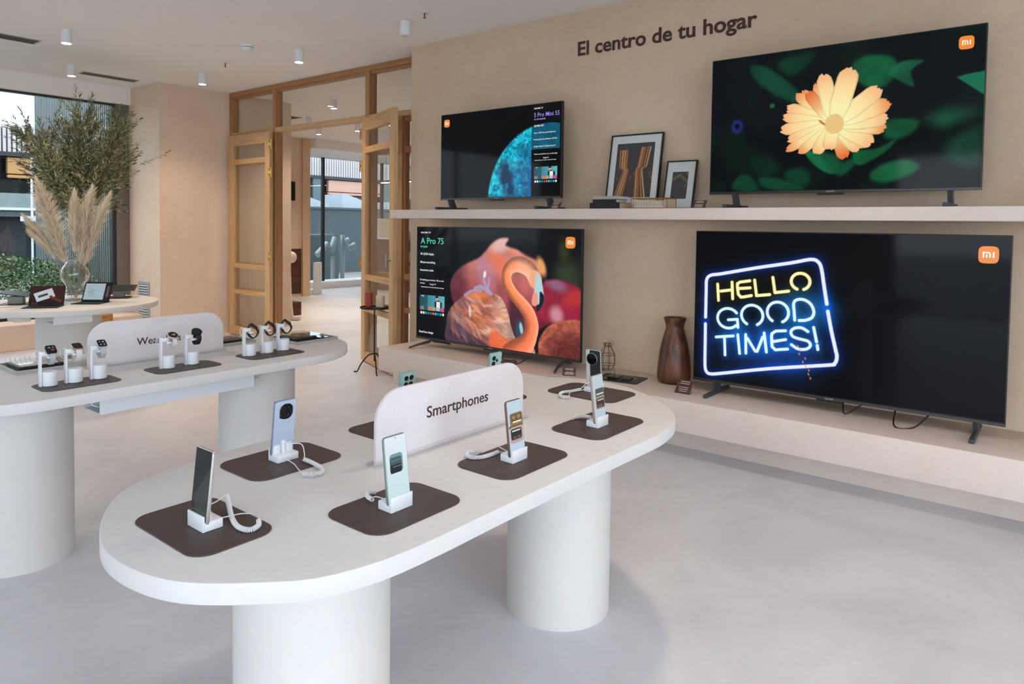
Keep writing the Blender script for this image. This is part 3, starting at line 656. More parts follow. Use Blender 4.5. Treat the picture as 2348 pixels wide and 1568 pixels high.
# ------------------------------------------------------------------ round table objects
def tablet(label, loc, rz, w, h, lean, art, kb=True):
    t = thing('tablet_computer', label, 'tablet', loc, rz, 'tablets on the round table')
    M = Matrix.Translation((0, .05, .008)) @ Matrix.Rotation(math.radians(-lean), 4, 'X')
    MB().box(-w/2, w/2, 0, .007, 0, h, bev=.002, M=M).build('tablet_body', M_BLK, t, 0)
    o = art_screen(w-.012, h-.012, art, 120, 'screen', M_PSCR, t, M @ Vector((0, -.0006, .006)), (math.radians(-lean), 0, 0))
    if kb:
        kc = MB().box(-w/2, w/2, -.10, .075, 0, .005, bev=.002).build('keyboard_cover', M_BLK, t, 0)
        mb = MB()
        for r in range(4):
            for k in range(11): mb.box(-w/2+.012+k*(w-.024)/11, -w/2+.012+(k+.82)*(w-.024)/11, -.088+r*.019, -.073+r*.019, .005, .0062)
        mb.build('keyboard_keys', simple('dark_keys', '2b2c2f', .6), kc, 0)
        MB().box(-w*.3, w*.3, .085, .12, 0, .045, bev=.004).build('rear_prop', M_BLK, t, 0)
    return t
def artA(U, V):
    c = np.zeros(U.shape+(3,))+hx('3a1c18'); c = mixc(c, 1-sm(V, .0, .5), hx('170f10'))
    a = math.radians(22); u, v = (U-.42)*1.45, V-.52
    x = u*math.cos(a)+v*math.sin(a); y = -u*math.sin(a)+v*math.cos(a)
    m = (1-sm(np.abs(x), .40, .42))*(1-sm(np.abs(y), .24, .26)); c = mixc(c, m, hx('c9d2da'))
    c = mixc(c, (1-sm(np.abs(x+.06), .2, .22))*(1-sm(np.abs(y+.0), .05, .07)), hx('3d4234'))
    for cx, cy, r in ((.62, .42, .08), (.70, .34, .09), (.80, .26, .09), (.90, .19, .09), (.1, .07, .05), (.2, .06, .05)):
        c = mixc(c, 1-sm(np.hypot((U-cx)*1.45, V-cy), r*.8, r), hx('6b3328'))
    return c*.9
def artB(U, V):
    c = np.zeros(U.shape+(3,))+hx('15161a'); m = (1-sm(np.abs(U-.40), .37, .38))*(1-sm(np.abs(V-.5), .44, .45))
    c = mixc(c, m, hx('a9bcc4')); rs = np.random.RandomState(3)
    for k in range(16):
        y = .86-.045*k; x0 = .1+.25*rs.rand(); l = .1+.2*rs.rand()
        c = mixc(c, (np.abs(V-y) < .007)*(U > x0)*(U < x0+l)*.7, hx('6d8089'))
    c = mixc(c, (1-sm(np.abs(U-.90), .05, .06))*(1-sm(np.abs(V-.5), .3, .31)), hx('5d4a45'))
    return c*.92
tablet('tablet with dark red picture on a black keyboard, left of vase', (-6.03, 1.93, TZ+.001), 56, .235, .155, 24, artA)
tablet('tablet with pale handwritten page on keyboard, right of vase', (-6.07, 2.275, TZ+.001), 42, .215, .165, 26, artB)
def rear_tablet(label, loc, rz):
    t = thing('tablet_on_block', label, 'tablet', loc, rz, 'tablets facing the window on the round table')
    MB().prism(rrect(-.08, .09, -.11, .10, .02), 0, .004).build('base_mat', M_BLK, t, 0)
    MB().box(-.04, .04, -.05, .05, .004, .06, bev=.004).build('support_block', simple('grey_block', '9b9d96', .6), t, 0)
    MB().box(-.13, .13, -.10, .10, .0, .006, bev=.002, M=Matrix.Translation((0, .0, .078)) @ Matrix.Rotation(math.radians(9), 4, 'X')).build('tablet_body', M_BLK, t, 0)
    return t
rear_tablet('flat dark tablet on a grey block at the round table right end', (-6.36, 2.60, TZ+.001), 60)
rear_tablet('flat dark tablet on a grey block at the left picture edge', (-6.38, 1.86, TZ+.001), 150)
o = MB().lathe([(.06, 0), (.062, .006), (.05, .008)], 40).build('round_charger', M_CREAMP); o.location = (-6.22, 1.72, TZ); tag(o, 'round cream charging pad at the left picture edge on round table', 'charger')
# glass vase
M_VGL, N, L, B = mat('bubbled_vase_glass'); B.inputs['Transmission Weight'].default_value = 1; B.inputs['Roughness'].default_value = .03; B.inputs['IOR'].default_value = 1.42
B.inputs['Base Color'].default_value = (.97, .98, .97, 1)
VX, VY = -6.37, 2.263
prof = [(.0, .004), (.075, .006), (.090, .03), (.078, .06), (.088, .085), (.07, .11), (.072, .13), (.098, .17), (.106, .21), (.098, .25), (.075, .285), (.060, .31), (.063, .33)]
pr = [(p[0].x, p[0].z) if False else (p.x, p.z) for p in spline([(a, 0, b) for a, b in prof], 5)]
inner = [(max(0, r-.004), zz+.002) for r, zz in pr][::-1]
mb = MB().lathe([(max(r, 1e-4), zz) for r, zz in pr]+[(max(r, 1e-4), zz) for r, zz in inner], 48, caps=False)
for v in mb.bm.verts:
    a = math.atan2(v.co.y, v.co.x); k = 1+.045*math.sin(7*a+v.co.z*40)*math.exp(-((v.co.z-.06)/.07)**2)+.02*math.sin(3*a+v.co.z*25)
    v.co.x *= k; v.co.y *= k
o = mb.build('glass_vase', M_VGL, None, 80); o.location = (VX, VY, TZ+.0005); tag(o, 'clear bubbly glass vase holding pampas grass on round table', 'vase')
# pampas grass
M_PAMP = simple('pampas_plume', 'ffe8d0', .85, var=.18, scale=25); M_STEM = simple('dry_stem', 'c4a16c', .7, var=.1)
def pampas(label, tip, base, frac, wid, bend, seed):
    r = random.Random(seed); b0 = Vector((VX, VY, TZ)); t = thing('pampas_stem', label, 'dried grass', tuple(b0+Vector(base)), 0, 'pampas stems in the glass vase')
    tp = Vector(tip)-b0-Vector(base); P = spline([Vector((0, 0, 0)), tp*.35+Vector((0, -bend*.3, .02)), tp*.7+Vector((0, -bend*.5, .02)), tp], 14)
    MB().tube(P, .0022, 6, rs=[.0024-.0018*i/len(P) for i in range(len(P))]).build('grass_stem', M_STEM, t)
    mb = MB(); n = 2600; m = len(P)-1
    for k in range(n):
        f = (1-frac)+frac*(k+r.random())/n; i = min(m-1, int(f*m)); p = P[i].lerp(P[i+1], f*m-i); tg = (P[i+1]-P[i]).normalized()
        g = (f-(1-frac))/frac; prof_ = math.sin(PI*min(1, g*.86+.12))**.8*(1-.25*g)
        a = r.random()*2*PI; u = tg.orthogonal().normalized(); v = tg.cross(u); d = (u*math.cos(a)+v*math.sin(a))
        L_ = (.04+.10*r.random()**1.5)*(.5+.6*prof_); o_ = d*wid*2.0*prof_*(.15+.85*r.random())*.55
        q0 = p+o_*.25; q1 = q0+tg*L_*.55+o_*.9; q2 = q0+tg*L_*1.05+o_*(1.5+1.1*r.random())+Vector((0, 0, -.012*r.random()))
        s_ = tg.cross(d).normalized()*.0013*(1+r.random())
        mb.bm.faces.new([mb.bm.verts.new(x) for x in (q0-s_, q0+s_, q1+s_, q1-s_)]); mb.bm.faces.new([mb.bm.verts.new(x) for x in (q1-s_, q1+s_, q2)])
    mb.build('grass_plume', M_PAMP, t, 0); return t
kx = -6.2
pampas('tallest broad pampas plume leaning left over the tablets', (kx, 1.955, 1.665), (.02, .0, .02), .72, .060, .0, 1)
pampas('thin pampas plume drooping far left', (kx, 1.880, 1.385), (.0, -.02, .02), .55, .026, -.05, 2)
pampas('short feathery pampas wisp drooping left below the others', (kx-.02, 1.925, 1.27), (.01, .01, .02), .45, .018, -.05, 6)
pampas('upright slim pampas plume in the middle of the vase', (kx-.05, 2.226, 1.585), (.01, -.01, .02), .60, .034, .0, 3)
pampas('full pampas plume just right of the middle', (kx, 2.330, 1.622), (.0, .01, .02), .72, .05, .02, 4)
pampas('pampas plume leaning furthest right beneath the olive tree', (kx+.02, 2.450, 1.575), (-.01, .02, .02), .72, .044, .05, 5)
# ------------------------------------------------------------------ olive tree
OX, OY = -7.70, 2.87
t = thing('olive_tree', 'tall potted olive tree with bushy crown behind the round table', 'tree', (OX, OY, 0))
M_BARK = plaster('olive_bark', '5d4a38', '7a634c', rough=.85, scale=14, bump=.6); M_LEAF, N, L, B = mat('olive_leaf')
gi = N.new('ShaderNodeNewGeometry'); rp = N.new('ShaderNodeValToRGB'); L.new(gi.outputs['Random Per Island'], rp.inputs['Fac'])
for i, (p_, c_) in enumerate(((0, '454d38'), (.4, '656f46'), (.75, '939662'), (1, 'b9b988'))):
    el = rp.color_ramp.elements[0] if i == 0 else (rp.color_ramp.elements[1] if i == 3 else rp.color_ramp.elements.new(p_))
    el.position = p_; el.color = (*srgb(c_), 1)
L.new(rp.outputs['Color'], B.inputs['Base Color']); B.inputs['Roughness'].default_value = .5
MB().lathe([(.155, 0), (.19, .05), (.205, .30), (.20, .44), (.185, .45), (.175, .40)], 40, caps=False).cyl(0, 0, .0, .01, .155, 40).build('plant_pot', plaster('terracotta_bark_pot', 'a8713f', 'cf9a60', rough=.8, scale=9, bump=.4), t)
MB().cyl(0, 0, .36, .41, .175, 32).build('soil', simple('soil', '3a2a20', .95, var=.3), t)
r = random.Random(11); limbs = []; mb = MB()
trunk = spline([(0, 0, .4), (.01, -.02, .75), (-.02, -.05, 1.1), (.0, -.03, 1.40)], 6)
mb.tube(trunk, .03, 10, rs=[.036-.012*i/len(trunk) for i in range(len(trunk))])
CEN = Vector((0, 0, 1.98)); RX, RZ = .66, .58
tips = []
for k in range(13):
    a = 2*PI*k/13+r.uniform(-.25, .25); el = r.uniform(.1, 1.25); R = r.uniform(.65, .9)
    if k == 0: el = 1.5
    e_ = CEN+Vector((math.cos(a)*math.cos(el)*RX*R, math.sin(a)*math.cos(el)*RX*R, math.sin(el)*RZ*R))
    s_ = Vector(trunk[-1])-Vector((0, 0, r.uniform(0, .2))); mid = s_.lerp(e_, .5)+Vector((r.uniform(-.05, .05), r.uniform(-.05, .05), -.05))
    P_ = spline([s_, mid, e_], 10); mb.tube(P_, .01, 6, rs=[.015-.011*i/len(P_) for i in range(len(P_))]); limbs.append(P_)
lf = MB()
def leafq(p, d, up, L_, W_):
    s_ = d.cross(up); s_ = s_.normalized() if s_.length > 1e-3 else d.orthogonal().normalized(); n_ = s_.cross(d)*W_*.25
    v = [lf.bm.verts.new(x) for x in (p, p+d*L_*.45+s_*W_*.5+n_, p+d*L_, p+d*L_*.45-s_*W_*.5+n_)]
    lf.bm.faces.new(v)
def twig(p, d, L_, n):
    q = [p]; dd = d.copy()
    for i in range(5): dd = (dd+Vector((r.uniform(-.12, .12), r.uniform(-.12, .12), r.uniform(-.02, .16)))).normalized(); q.append(q[-1]+dd*L_/5)
    mb.tube(q, .002, 4, rs=[.0026, .0022, .0018, .0014, .001, .0006])
    for k in range(n):
        f = (k+.5)/n*5; i = min(4, int(f)); pp = q[i].lerp(q[i+1], f-i); tg = (q[i+1]-q[i]).normalized()
        a = r.random()*2*PI; u = tg.orthogonal().normalized(); v = tg.cross(u); o_ = u*math.cos(a)+v*math.sin(a)
        leafq(pp, (tg*.75+o_*.65).normalized(), o_+Vector((0, 0, .5)), r.uniform(.036, .064), r.uniform(.009, .014))
for P_ in limbs:
    for k in range(54):
        i = r.randrange(int(len(P_)*.30), len(P_)-1); p = Vector(P_[i]); out = (p-Vector((0, 0, 1.55))); out = out.normalized() if out.length > .01 else Vector((0, 0, 1))
        a = r.random()*2*PI; d = (out+Vector((math.cos(a)*.8, math.sin(a)*.8, r.uniform(-.35, .8)))).normalized()
        twig(p, d, r.uniform(.13, .30), 22)
for x_, z_ in ((-.0, 2.55), (.1, 2.42), (-.15, 2.40), (.05, 2.47), (-.22, 2.3)): twig(Vector((0, x_-.12, z_-.28)), Vector((0, .05, 1)), .42, 30)
twig(Vector((.0, .50, 1.98)), Vector((.1, 1, .35)).normalized(), .34, 18)
mb.build('trunk_and_branches', M_BARK, t, 70); lf.build('foliage', M_LEAF, t, 0)
# ------------------------------------------------------------------ screen art (painted numerically, display values)
def rot2(x, y, a): c, s = math.cos(a), math.sin(a); return x*c+y*s, -x*s+y*c
def vnoise(U, V, sx, sy, seed):
    rs = np.random.RandomState(seed); g = rs.rand(int(sy)+3, int(sx)+3); x, y = np.clip(U, 0, 1)*sx, np.clip(V, 0, 1)*sy
    i, j = np.clip(x.astype(int), 0, int(sx)+1), np.clip(y.astype(int), 0, int(sy)+1); fx, fy = x-i, y-j; fx = fx*fx*(3-2*fx); fy = fy*fy*(3-2*fy)
    return (g[j, i]*(1-fx)+g[j, i+1]*fx)*(1-fy)+(g[j+1, i]*(1-fx)+g[j+1, i+1]*fx)*fy
def fbm(U, V, s, seed, o=4, ar=1.78):
    r = 0; a = .5
    for k in range(o): r = r+a*vnoise(U, V, s*ar*2**k, s*2**k, seed+k); a *= .5
    return r
AR = 16/9
def blob(U, V, cx, cy, rx, ry, ang=0, soft=.25):
    x, y = rot2((U-cx)*AR, V-cy, ang); d = np.hypot(x/rx, y/ry); return 1-sm(d, 1-soft, 1+soft)
def polym(U, V, P, soft=0.004):
    P = [(p[0]*AR, p[1]) for p in P]; X, Y = U*AR, V; ins = np.zeros(U.shape, bool); d = np.full(U.shape, 9.)
    for (x0, y0), (x1, y1) in zip(P, P[1:]+P[:1]):
        if y0 != y1: ins ^= ((y0 > Y) != (y1 > Y)) & (X < (x1-x0)*(Y-y0)/(y1-y0)+x0)
        dx, dy = x1-x0, y1-y0; L2 = dx*dx+dy*dy+1e-12; t = np.clip(((X-x0)*dx+(Y-y0)*dy)/L2, 0, 1); d = np.minimum(d, np.hypot(X-x0-t*dx, Y-y0-t*dy))
    return sm(np.where(ins, d, -d), -soft, soft)
def smooth(P, n=6, closed=True): return [(p.x, p.y) for p in spline([(a, b, 0) for a, b in P], n, closed)]
def stroke(U, V, P, W):
    """returns signed cross position (-1..1), along 0..1, distance/width"""
    X, Y = U*AR, V; best = np.full(U.shape, 99.); s = np.zeros(U.shape); al = np.zeros(U.shape); n = len(P)-1
    for i in range(n):
        x0, y0, x1, y1 = P[i][0]*AR, P[i][1], P[i+1][0]*AR, P[i+1][1]; dx, dy = x1-x0, y1-y0; L2 = dx*dx+dy*dy+1e-12
        t = np.clip(((X-x0)*dx+(Y-y0)*dy)/L2, 0, 1); w = W[i]+(W[i+1]-W[i])*t; ex, ey = X-x0-t*dx, Y-y0-t*dy; d = np.hypot(ex, ey)/w
        m = d < best; best = np.where(m, d, best); s = np.where(m, np.sign(dx*ey-dy*ex)*d, s); al = np.where(m, (i+t)/n, al)
    return s, al, best
def art_flower(U, V):
    n = fbm(U, V, 5, 4); c = np.zeros(U.shape+(3,))+hx('03080a'); c = mixc(c, sm(n, .42, .72)*.35, hx('05301f'))
    def lf(P, col, soft=.02, a=1): 
        nonlocal c; m = polym(U, V, smooth(P, 5), soft)*(.55+.6*fbm(U, V, 7, 9)); c = mixc(c, np.clip(m*a, 0, 1), hx(col))
    lf([(.17, .93), (.24, .90), (.36, .72), (.37, .62), (.27, .70), (.18, .84)], '0b4a33'); lf([(.28, .93), (.42, .97), (.40, .88), (.33, .82)], '063a24', .03)
    lf([(.57, .86), (.63, .90), (.71, .86), (.72, .76), (.68, .68), (.63, .68), (.57, .76)], '0d5a35', .02); lf([(.695, .77), (.74, .83), (.81, .82), (.77, .76), (.78, .66), (.72, .72)], '126442', .012)
    lf([(.69, .44), (.73, .46), (.80, .44), (.79, .38), (.75, .33), (.69, .34)], '0c5c33'); lf([(.40, .27), (.47, .26), (.53, .16), (.50, .11), (.44, .17)], '0f7445', .01)
    lf([(.45, .26), (.52, .24), (.545, .19), (.60, .23), (.57, .13), (.52, .10)], '0a4a30'); lf([(.58, .26), (.66, .27), (.73, .33), (.69, .24), (.60, .16)], '0a5a30', .012)
    lf([(.64, .09), (.68, .16), (.76, .19), (.81, .14), (.76, .07), (.68, .04)], '0b6238', .02); lf([(.22, .10), (.30, .09), (.40, .01), (.30, 0), (.23, .04)], '0a5031')
    lf([(.10, .02), (.13, .12), (.18, .11), (.21, .0)], '07402a'); lf([(.19, .25), (.26, .25), (.30, .15), (.24, .10), (.18, .18)], '04291c', .04)
    lf([(.82, .45), (.90, .50), (.98, .46), (.88, .38)], '0e4a31', .05); lf([(.89, .22), (.93, .34), (1.0, .36), (1, .14), (.94, .12)], '134232', .05); lf([(.32, .13), (.40, .16), (.42, .06), (.36, .03)], '07432b', .03)
    c = mixc(c, polym(U, V, [(.915, .69), (.95, .705), (1.01, .715), (1.01, .55)], .006), hx('14694a'))
    c = mixc(c, (blob(U, V, .115, .49, .045, .05, 0, .4)-blob(U, V, .115, .49, .02, .022, 0, .4)).clip(0)*.8, hx('1c2f8c')); c = mixc(c, blob(U, V, .262, .62, .018, .018, 0, .5)*.7, hx('1c8a3a'))
    cx, cy = .507, .455
    tips = [(.381, .715, .045, 1), (.429, .752, .055, 1), (.355, .69, .06, 1), (.318, .60, .075, 0), (.302, .535, .06, 0), (.294, .44, .07, 0), (.325, .36, .06, 0), (.320, .285, .05, 1), (.372, .262, .055, 1), (.437, .252, .07, 0), (.550, .205, .07, 2),
            (.606, .262, .08, 0), (.650, .30, .085, 0), (.695, .40, .075, 1), (.700, .47, .09, 0), (.707, .57, .085, 1), (.672, .675, .09, 0), (.489, .275, .075, 0), (.398, .698, .065, 2), (.457, .815, .085, 0), (.562, .835, .11, 0)]
    for k, (tx, ty, w, hue) in enumerate(tips):
        dx, dy = (tx-cx)*AR, ty-cy; L = math.hypot(dx, dy); a = math.atan2(dy, dx); x, y = rot2((U-cx)*AR, V-cy, a); g = x/L
        rag = .02*np.sin(y/w*9+k)+.012*np.sin(y/w*23+k*2); end = 1-sm(g, .97+rag-.012, .985+rag); hw = w*.57*np.clip(np.sin(np.clip(g, 0, 1)*2.15+.32)**.8*1.25, .05, 1.15)*np.sqrt(np.clip((1.02-g)/.14, .0, 1))
        m = end*(1-sm(np.abs(y), hw-.004, hw+.002))*(g > -.05)
        vein = .5+.5*np.sin(y/w*26+k); base = np.array(hx('fff3b4')); mid = np.array(hx('fddc9c')); tip = np.array(hx(('f6b27c', 'ea8a50', 'e0622c')[hue]))
        t1 = sm(g, .2, .75)[..., None]; t2 = sm(g, .62, 1.0)[..., None]; pc = base*(1-t1)+mid*t1; pc = pc*(1-t2*.85)+tip*t2*.85
        if hue == 2: pc = pc*(1-.5*t1)+tip*.5*t1
        pc = pc*(.97+.03*vein[..., None]); pc = pc*(1-.14*sm(np.abs(y)/(hw+1e-4), .72, 1.0)[..., None])
        c = c*(1-m[..., None])+pc*m[..., None]
    d = blob(U, V, cx, cy, .062, .068, 0, .08); sp = .5+.5*np.sin(U*900)*np.sin(V*520); c = mixc(c, d, hx('dfae62')); c = mixc(c, d*sp*.6, hx('fff0c2')); c = mixc(c, blob(U, V, .461, .47, .03, .008, -.7, .3), hx('b5803a'))
    return c
def art_flamingo(U, V):
    c = np.zeros(U.shape+(3,))+hx('0c0f13'); n = fbm(U, V, 6, 21); f2 = fbm(U, V, 22, 31)
    c = mixc(c, sm(U, .2, .45)*sm(V, .2, 1.)*.5, hx('14181a')); c = mixc(c, blob(U, V, .94, .65, .13, .12, 0, .7)*(.3+n), hx('37422c')); c = mixc(c, blob(U, V, .91, .84, .05, .08, 0, .7)*.6, hx('46481f'))
    bb = polym(U, V, smooth([(.24, .46), (.26, .58), (.33, .68), (.42, .745), (.46, .80), (.50, .87), (.55, .915), (.60, .915), (.585, .86), (.65, .83), (.70, .79), (.76, .75), (.80, .69), (.78, .62), (.75, .4), (.72, .2), (.60, .15), (.30, .3)]), .018)
    base = np.array(hx('a24a52'))*(1-sm(V, .3, .85))[..., None]+np.array(hx('e08a78'))*sm(V, .3, .85)[..., None]; base = base*(.65+.6*n)[..., None]
    c = c*(1-bb[..., None])+base*bb[..., None]; c = mixc(c, bb*blob(U, V, .56, .87, .13, .07, .5, .6)*.8, hx('f0c2bf')); c = mixc(c, bb*blob(U, V, .53, .72, .12, .07, -.5, .6)*.7, hx('e8704c')); c = mixc(c, bb*blob(U, V, .46, .63, .10, .16, .3, .6)*.5, hx('b58ab0'))
    c = mixc(c, bb*blob(U, V, .27, .5, .14, .2, 0, .6)*.7, hx('4c2230')); c = mixc(c, blob(U, V, .79, .70, .04, .08, .4, .5), hx('e8a06a'))
    rb = polym(U, V, smooth([(.80, .57), (.84, .60), (.90, .60), (1.01, .52), (1.01, .2), (.86, .26), (.77, .2), (.75, .36)]), .02); rc = np.array(hx('7c2032'))*(.55+1.0*n)[..., None]; c = c*(1-rb[..., None])+rc*rb[..., None]
    c = mixc(c, rb*blob(U, V, .87, .57, .10, .05, -.3, .7)*.7, hx('8d7a9c')); c = mixc(c, rb*blob(U, V, .97, .47, .10, .06, .3, .6)*.7, hx('c43a2c')); c = mixc(c, blob(U, V, .875, .33, .06, .07, .5, .6)*.8, hx('d2a3a8')); c = mixc(c, rb*blob(U, V, .96, .36, .06, .06, 0, .6)*.6, hx('a92240'))
    rl = polym(U, V, smooth([(.78, .02), (.785, .12), (.83, .23), (.90, .285), (1.01, .285), (1.01, -.02), (.80, -.02)]), .01); rr_ = np.hypot((U-.95)*AR*.8, V-.02); s_ = .5+.5*np.sin(rr_*95+n*30)
    lc = np.array(hx('7a3530'))*(1-sm(rr_, .1, .27))[..., None]+np.array(hx('c96a50'))*sm(rr_, .1, .27)[..., None]; c = c*(1-rl[..., None])+lc*(.70+.16*s_+.5*(f2-.25))[..., None]*rl[..., None]
    c = mixc(c, blob(U, V, .64, .17, .08, .16, 0, .6)*.7, hx('241a2a')); c = mixc(c, blob(U, V, .655, .30, .07, .20, .2, .5)*.85, hx('4a1f2c')); c = mixc(c, blob(U, V, .67, .17, .04, .09, 0, .4)*.9, hx('2b4c5e')); c = mixc(c, blob(U, V, .682, .19, .018, .05, .2, .3), hx('9cc4cf'))
    # body
    bd = polym(U, V, smooth([(.215, .16), (.235, .28), (.30, .38), (.37, .44), (.44, .462), (.52, .455), (.57, .41), (.605, .30), (.625, .19), (.66, .09), (.72, .10), (.73, -.03), (.25, -.03)]), .006)
    x, y = rot2((U-.42)*AR, V-.20, 0); rad = np.hypot(x, y); th = np.arctan2(y, x); fe = .5+.5*np.sin(rad*70+4*np.sin(th*5)+fbm(U, V, 10, 40)*26); fe2 = .5+.5*np.sin(th*46+rad*22+f2*9)
    bc = np.array(hx('c86a4c'))*np.ones(U.shape+(1,)); lt = sm(U, .44, .58)[..., None]; bc = bc*(1-lt*.75)+np.array(hx('f0c8b6'))*lt*.75; dk = (1-sm(U, .24, .40))[..., None]; bc = bc*(1-dk*.6)+np.array(hx('7a5a68'))*dk*.6
    lo = (1-sm(V-(U-.3)*-.55, .10, .22))[..., None]*(1-sm(U, .5, .66))[..., None]; bc = bc*(1-lo*.85)+np.array(hx('4a3a4c'))*lo*.85; bc = bc*(.70+.07*fe[..., None]+.02*fe2[..., None]+.55*(fbm((U+V)*.5, (V-U+1)*.5, 26, 77)-.25)[..., None]); c = c*(1-bd[..., None])+bc*bd[..., None]
    for k in range(120):
        rs = np.random.RandomState(300+k); fx, fy = .25+.36*rs.rand(), .04+.37*rs.rand(); an = -1.1+1.3*(fx-.25)/.36+.3*rs.randn(); lx = .022+.02*rs.rand()
        c = mixc(c, bd*blob(U, V, fx, fy, lx*2.1, lx*.42, an, .45)*.42, hx(('f2c3a8', 'd97a56', 'f6dfd2', '8d5a5e', 'e9966e')[k % 5] if fx > .36 else ('9c7f8c', '6a4f60', 'b98a80', 'c77a5c')[k % 4]))
    c = mixc(c, bd*blob(U, V, .41, .43, .16, .035, .1, .6)*.7, hx('f08a58')); c = mixc(c, blob(U, V, .368, .28, .014, .05, .1, .4)*.8, hx('e6dbe0')); c = mixc(c, bd*polym(U, V, smooth([(.50, .13), (.56, .12), (.63, .05), (.72, .06), (.73, -.03), (.52, -.03)]), .02)*(.6+.5*f2), hx('f0683a'))
    for P_, w in (([(.462, .62), (.455, .56), (.475, .50), (.50, .45)], .014), ([(.487, .57), (.484, .52), (.47, .48)], .012), ([(.50, .45), (.44, .50), (.40, .485)], .02), ([(.44, .47), (.38, .46), (.335, .42)], .015)):
        s, al, d = stroke(U, V, smooth(P_, 5, False), [w]*(5*(len(P_)-1)+1)); c = mixc(c, (1-sm(d, .5, 1.1))*.85, hx('a9a3c6'))
    c = mixc(c, blob(U, V, .460, .61, .016, .03, -.2, .3), hx('e3e6ee'))
    # neck + head
    NP = [(.64, -.05), (.705, .06), (.735, .15), (.742, .23), (.722, .32), (.68, .395), (.640, .455), (.605, .53), (.592, .60), (.605, .665), (.640, .705), (.685, .705), (.728, .665), (.750, .61), (.762, .57)]
    W_ = [.13, .085, .068, .066, .062, .056, .052, .050, .050, .054, .062, .068, .064, .062, .05]
    Q = smooth(NP, 5, False); WW = list(np.interp(np.linspace(0, 1, len(Q)), np.linspace(0, 1, len(W_)), W_)); s, al, d = stroke(U, V, Q, WW); m = 1-sm(d, .96, 1.04)
    nc = np.array(hx('f28a5c'))*np.ones(U.shape+(1,)); up = sm(al, .55, .85)[..., None]; nc = nc*(1-up*.7)+np.array(hx('f4b79a'))*up*.7; dwn = (1-sm(al, .0, .45))[..., None]; nc = nc*(1-dwn*.6)+np.array(hx('f4704a'))*dwn*.6
    nc = nc*(1.06-.42*sm(-s if False else s, -.1, 1.0))[..., None]; nc = nc*(.93+.14*fbm(U, V, 60, 60, 3))[..., None]
    hl = sm(-s, .2, .9)[..., None]; nc = nc*(1-hl*.45)+np.array(hx('f9cfb2'))*hl*.45; c = c*(1-m[..., None])+nc*m[..., None]
    c = mixc(c, polym(U, V, smooth([(.735, .66), (.775, .66), (.795, .60), (.785, .54), (.755, .52), (.725, .56)]), .008), hx('f3ab86'))
    c = mixc(c, polym(U, V, smooth([(.762, .645), (.785, .62), (.80, .54), (.806, .46), (.795, .41), (.775, .39), (.745, .395), (.742, .43), (.752, .50), (.757, .585)]), .005), hx('b7d0da'))
    c = mixc(c, polym(U, V, smooth([(.744, .47), (.765, .49), (.775, .42), (.768, .385), (.743, .392)]), .006), hx('ee9a80')); c = mixc(c, polym(U, V, smooth([(.785, .50), (.806, .47), (.80, .40), (.772, .34), (.765, .385), (.782, .41)]), .005), hx('15202c'))
    c = mixc(c, blob(U, V, .752, .615, .016, .02, 0, .2)*.0, hx('201010'))
    return thumb_info(c, U, V, .023, .199, .246, .385, .222, hx('0d1013'))
def thumb_info(c, U, V, x0, x1, y0, y1, yc, _):
    w = x1-x0; m = (U > x0)*(U < x1)*(V > y0)*(V < y1); u = (U-x0)/w; v = (V-y0)/(y1-y0)
    t = np.array(hx('2e6f80'))*(1-u[..., None])+np.array(hx('5fb4bd'))*u[..., None]; t = np.where((u < .33)[..., None], t*.7, t)
    t = mixc(t, (1-sm(np.hypot((u-.70)/.06, (v-.80)/.13), .8, 1)), hx('c99b84')); t = mixc(t, (1-sm(np.hypot((u-.69)/.07, (v-.93)/.08), .8, 1)), hx('1c1d22'))
    t = mixc(t, ((u > .60)*(u < .90)*(v < .72-.9*np.abs(u-.74)))*1., hx('23252c')); t = mixc(t, ((np.abs(u-.75) < .07)*(v < .62)*(v > .2))*1., hx('e6e6e6'))
    rs = np.random.RandomState(5)
    for k in range(6): t = mixc(t, ((u > .03+.16*k)*(u < .17+.16*k)*(v < .26)*(v > .03))*1., [(.55, .5, .45), (.1, .35, .5), (.85, .5, .2), (.7, .62, .5), (.65, .75, .8), (.8, .3, .6)][k])
    t = mixc(t, ((u > .97)*(v < .28))*1., hx('c01030')); t = mixc(t, ((np.abs(v-.93) < .03)*(u > .08)*(u < .16))*1., hx('f0f0f0'))
    c = np.where(m[..., None] > 0, t, c); cols = ['e8ece8', 'f0dede', '1f9fc0', '1a8a7a', '606870', 'ee5a3a', '44b8c8', '1d6fd0', '2ab070', 'e0e0e0']
    for k, cc in enumerate(cols): c = mixc(c, 1-sm(np.hypot((U-(x0+w*(.07+.0975*k)))*AR, V-yc), .0115, .014), hx(cc))
    return c
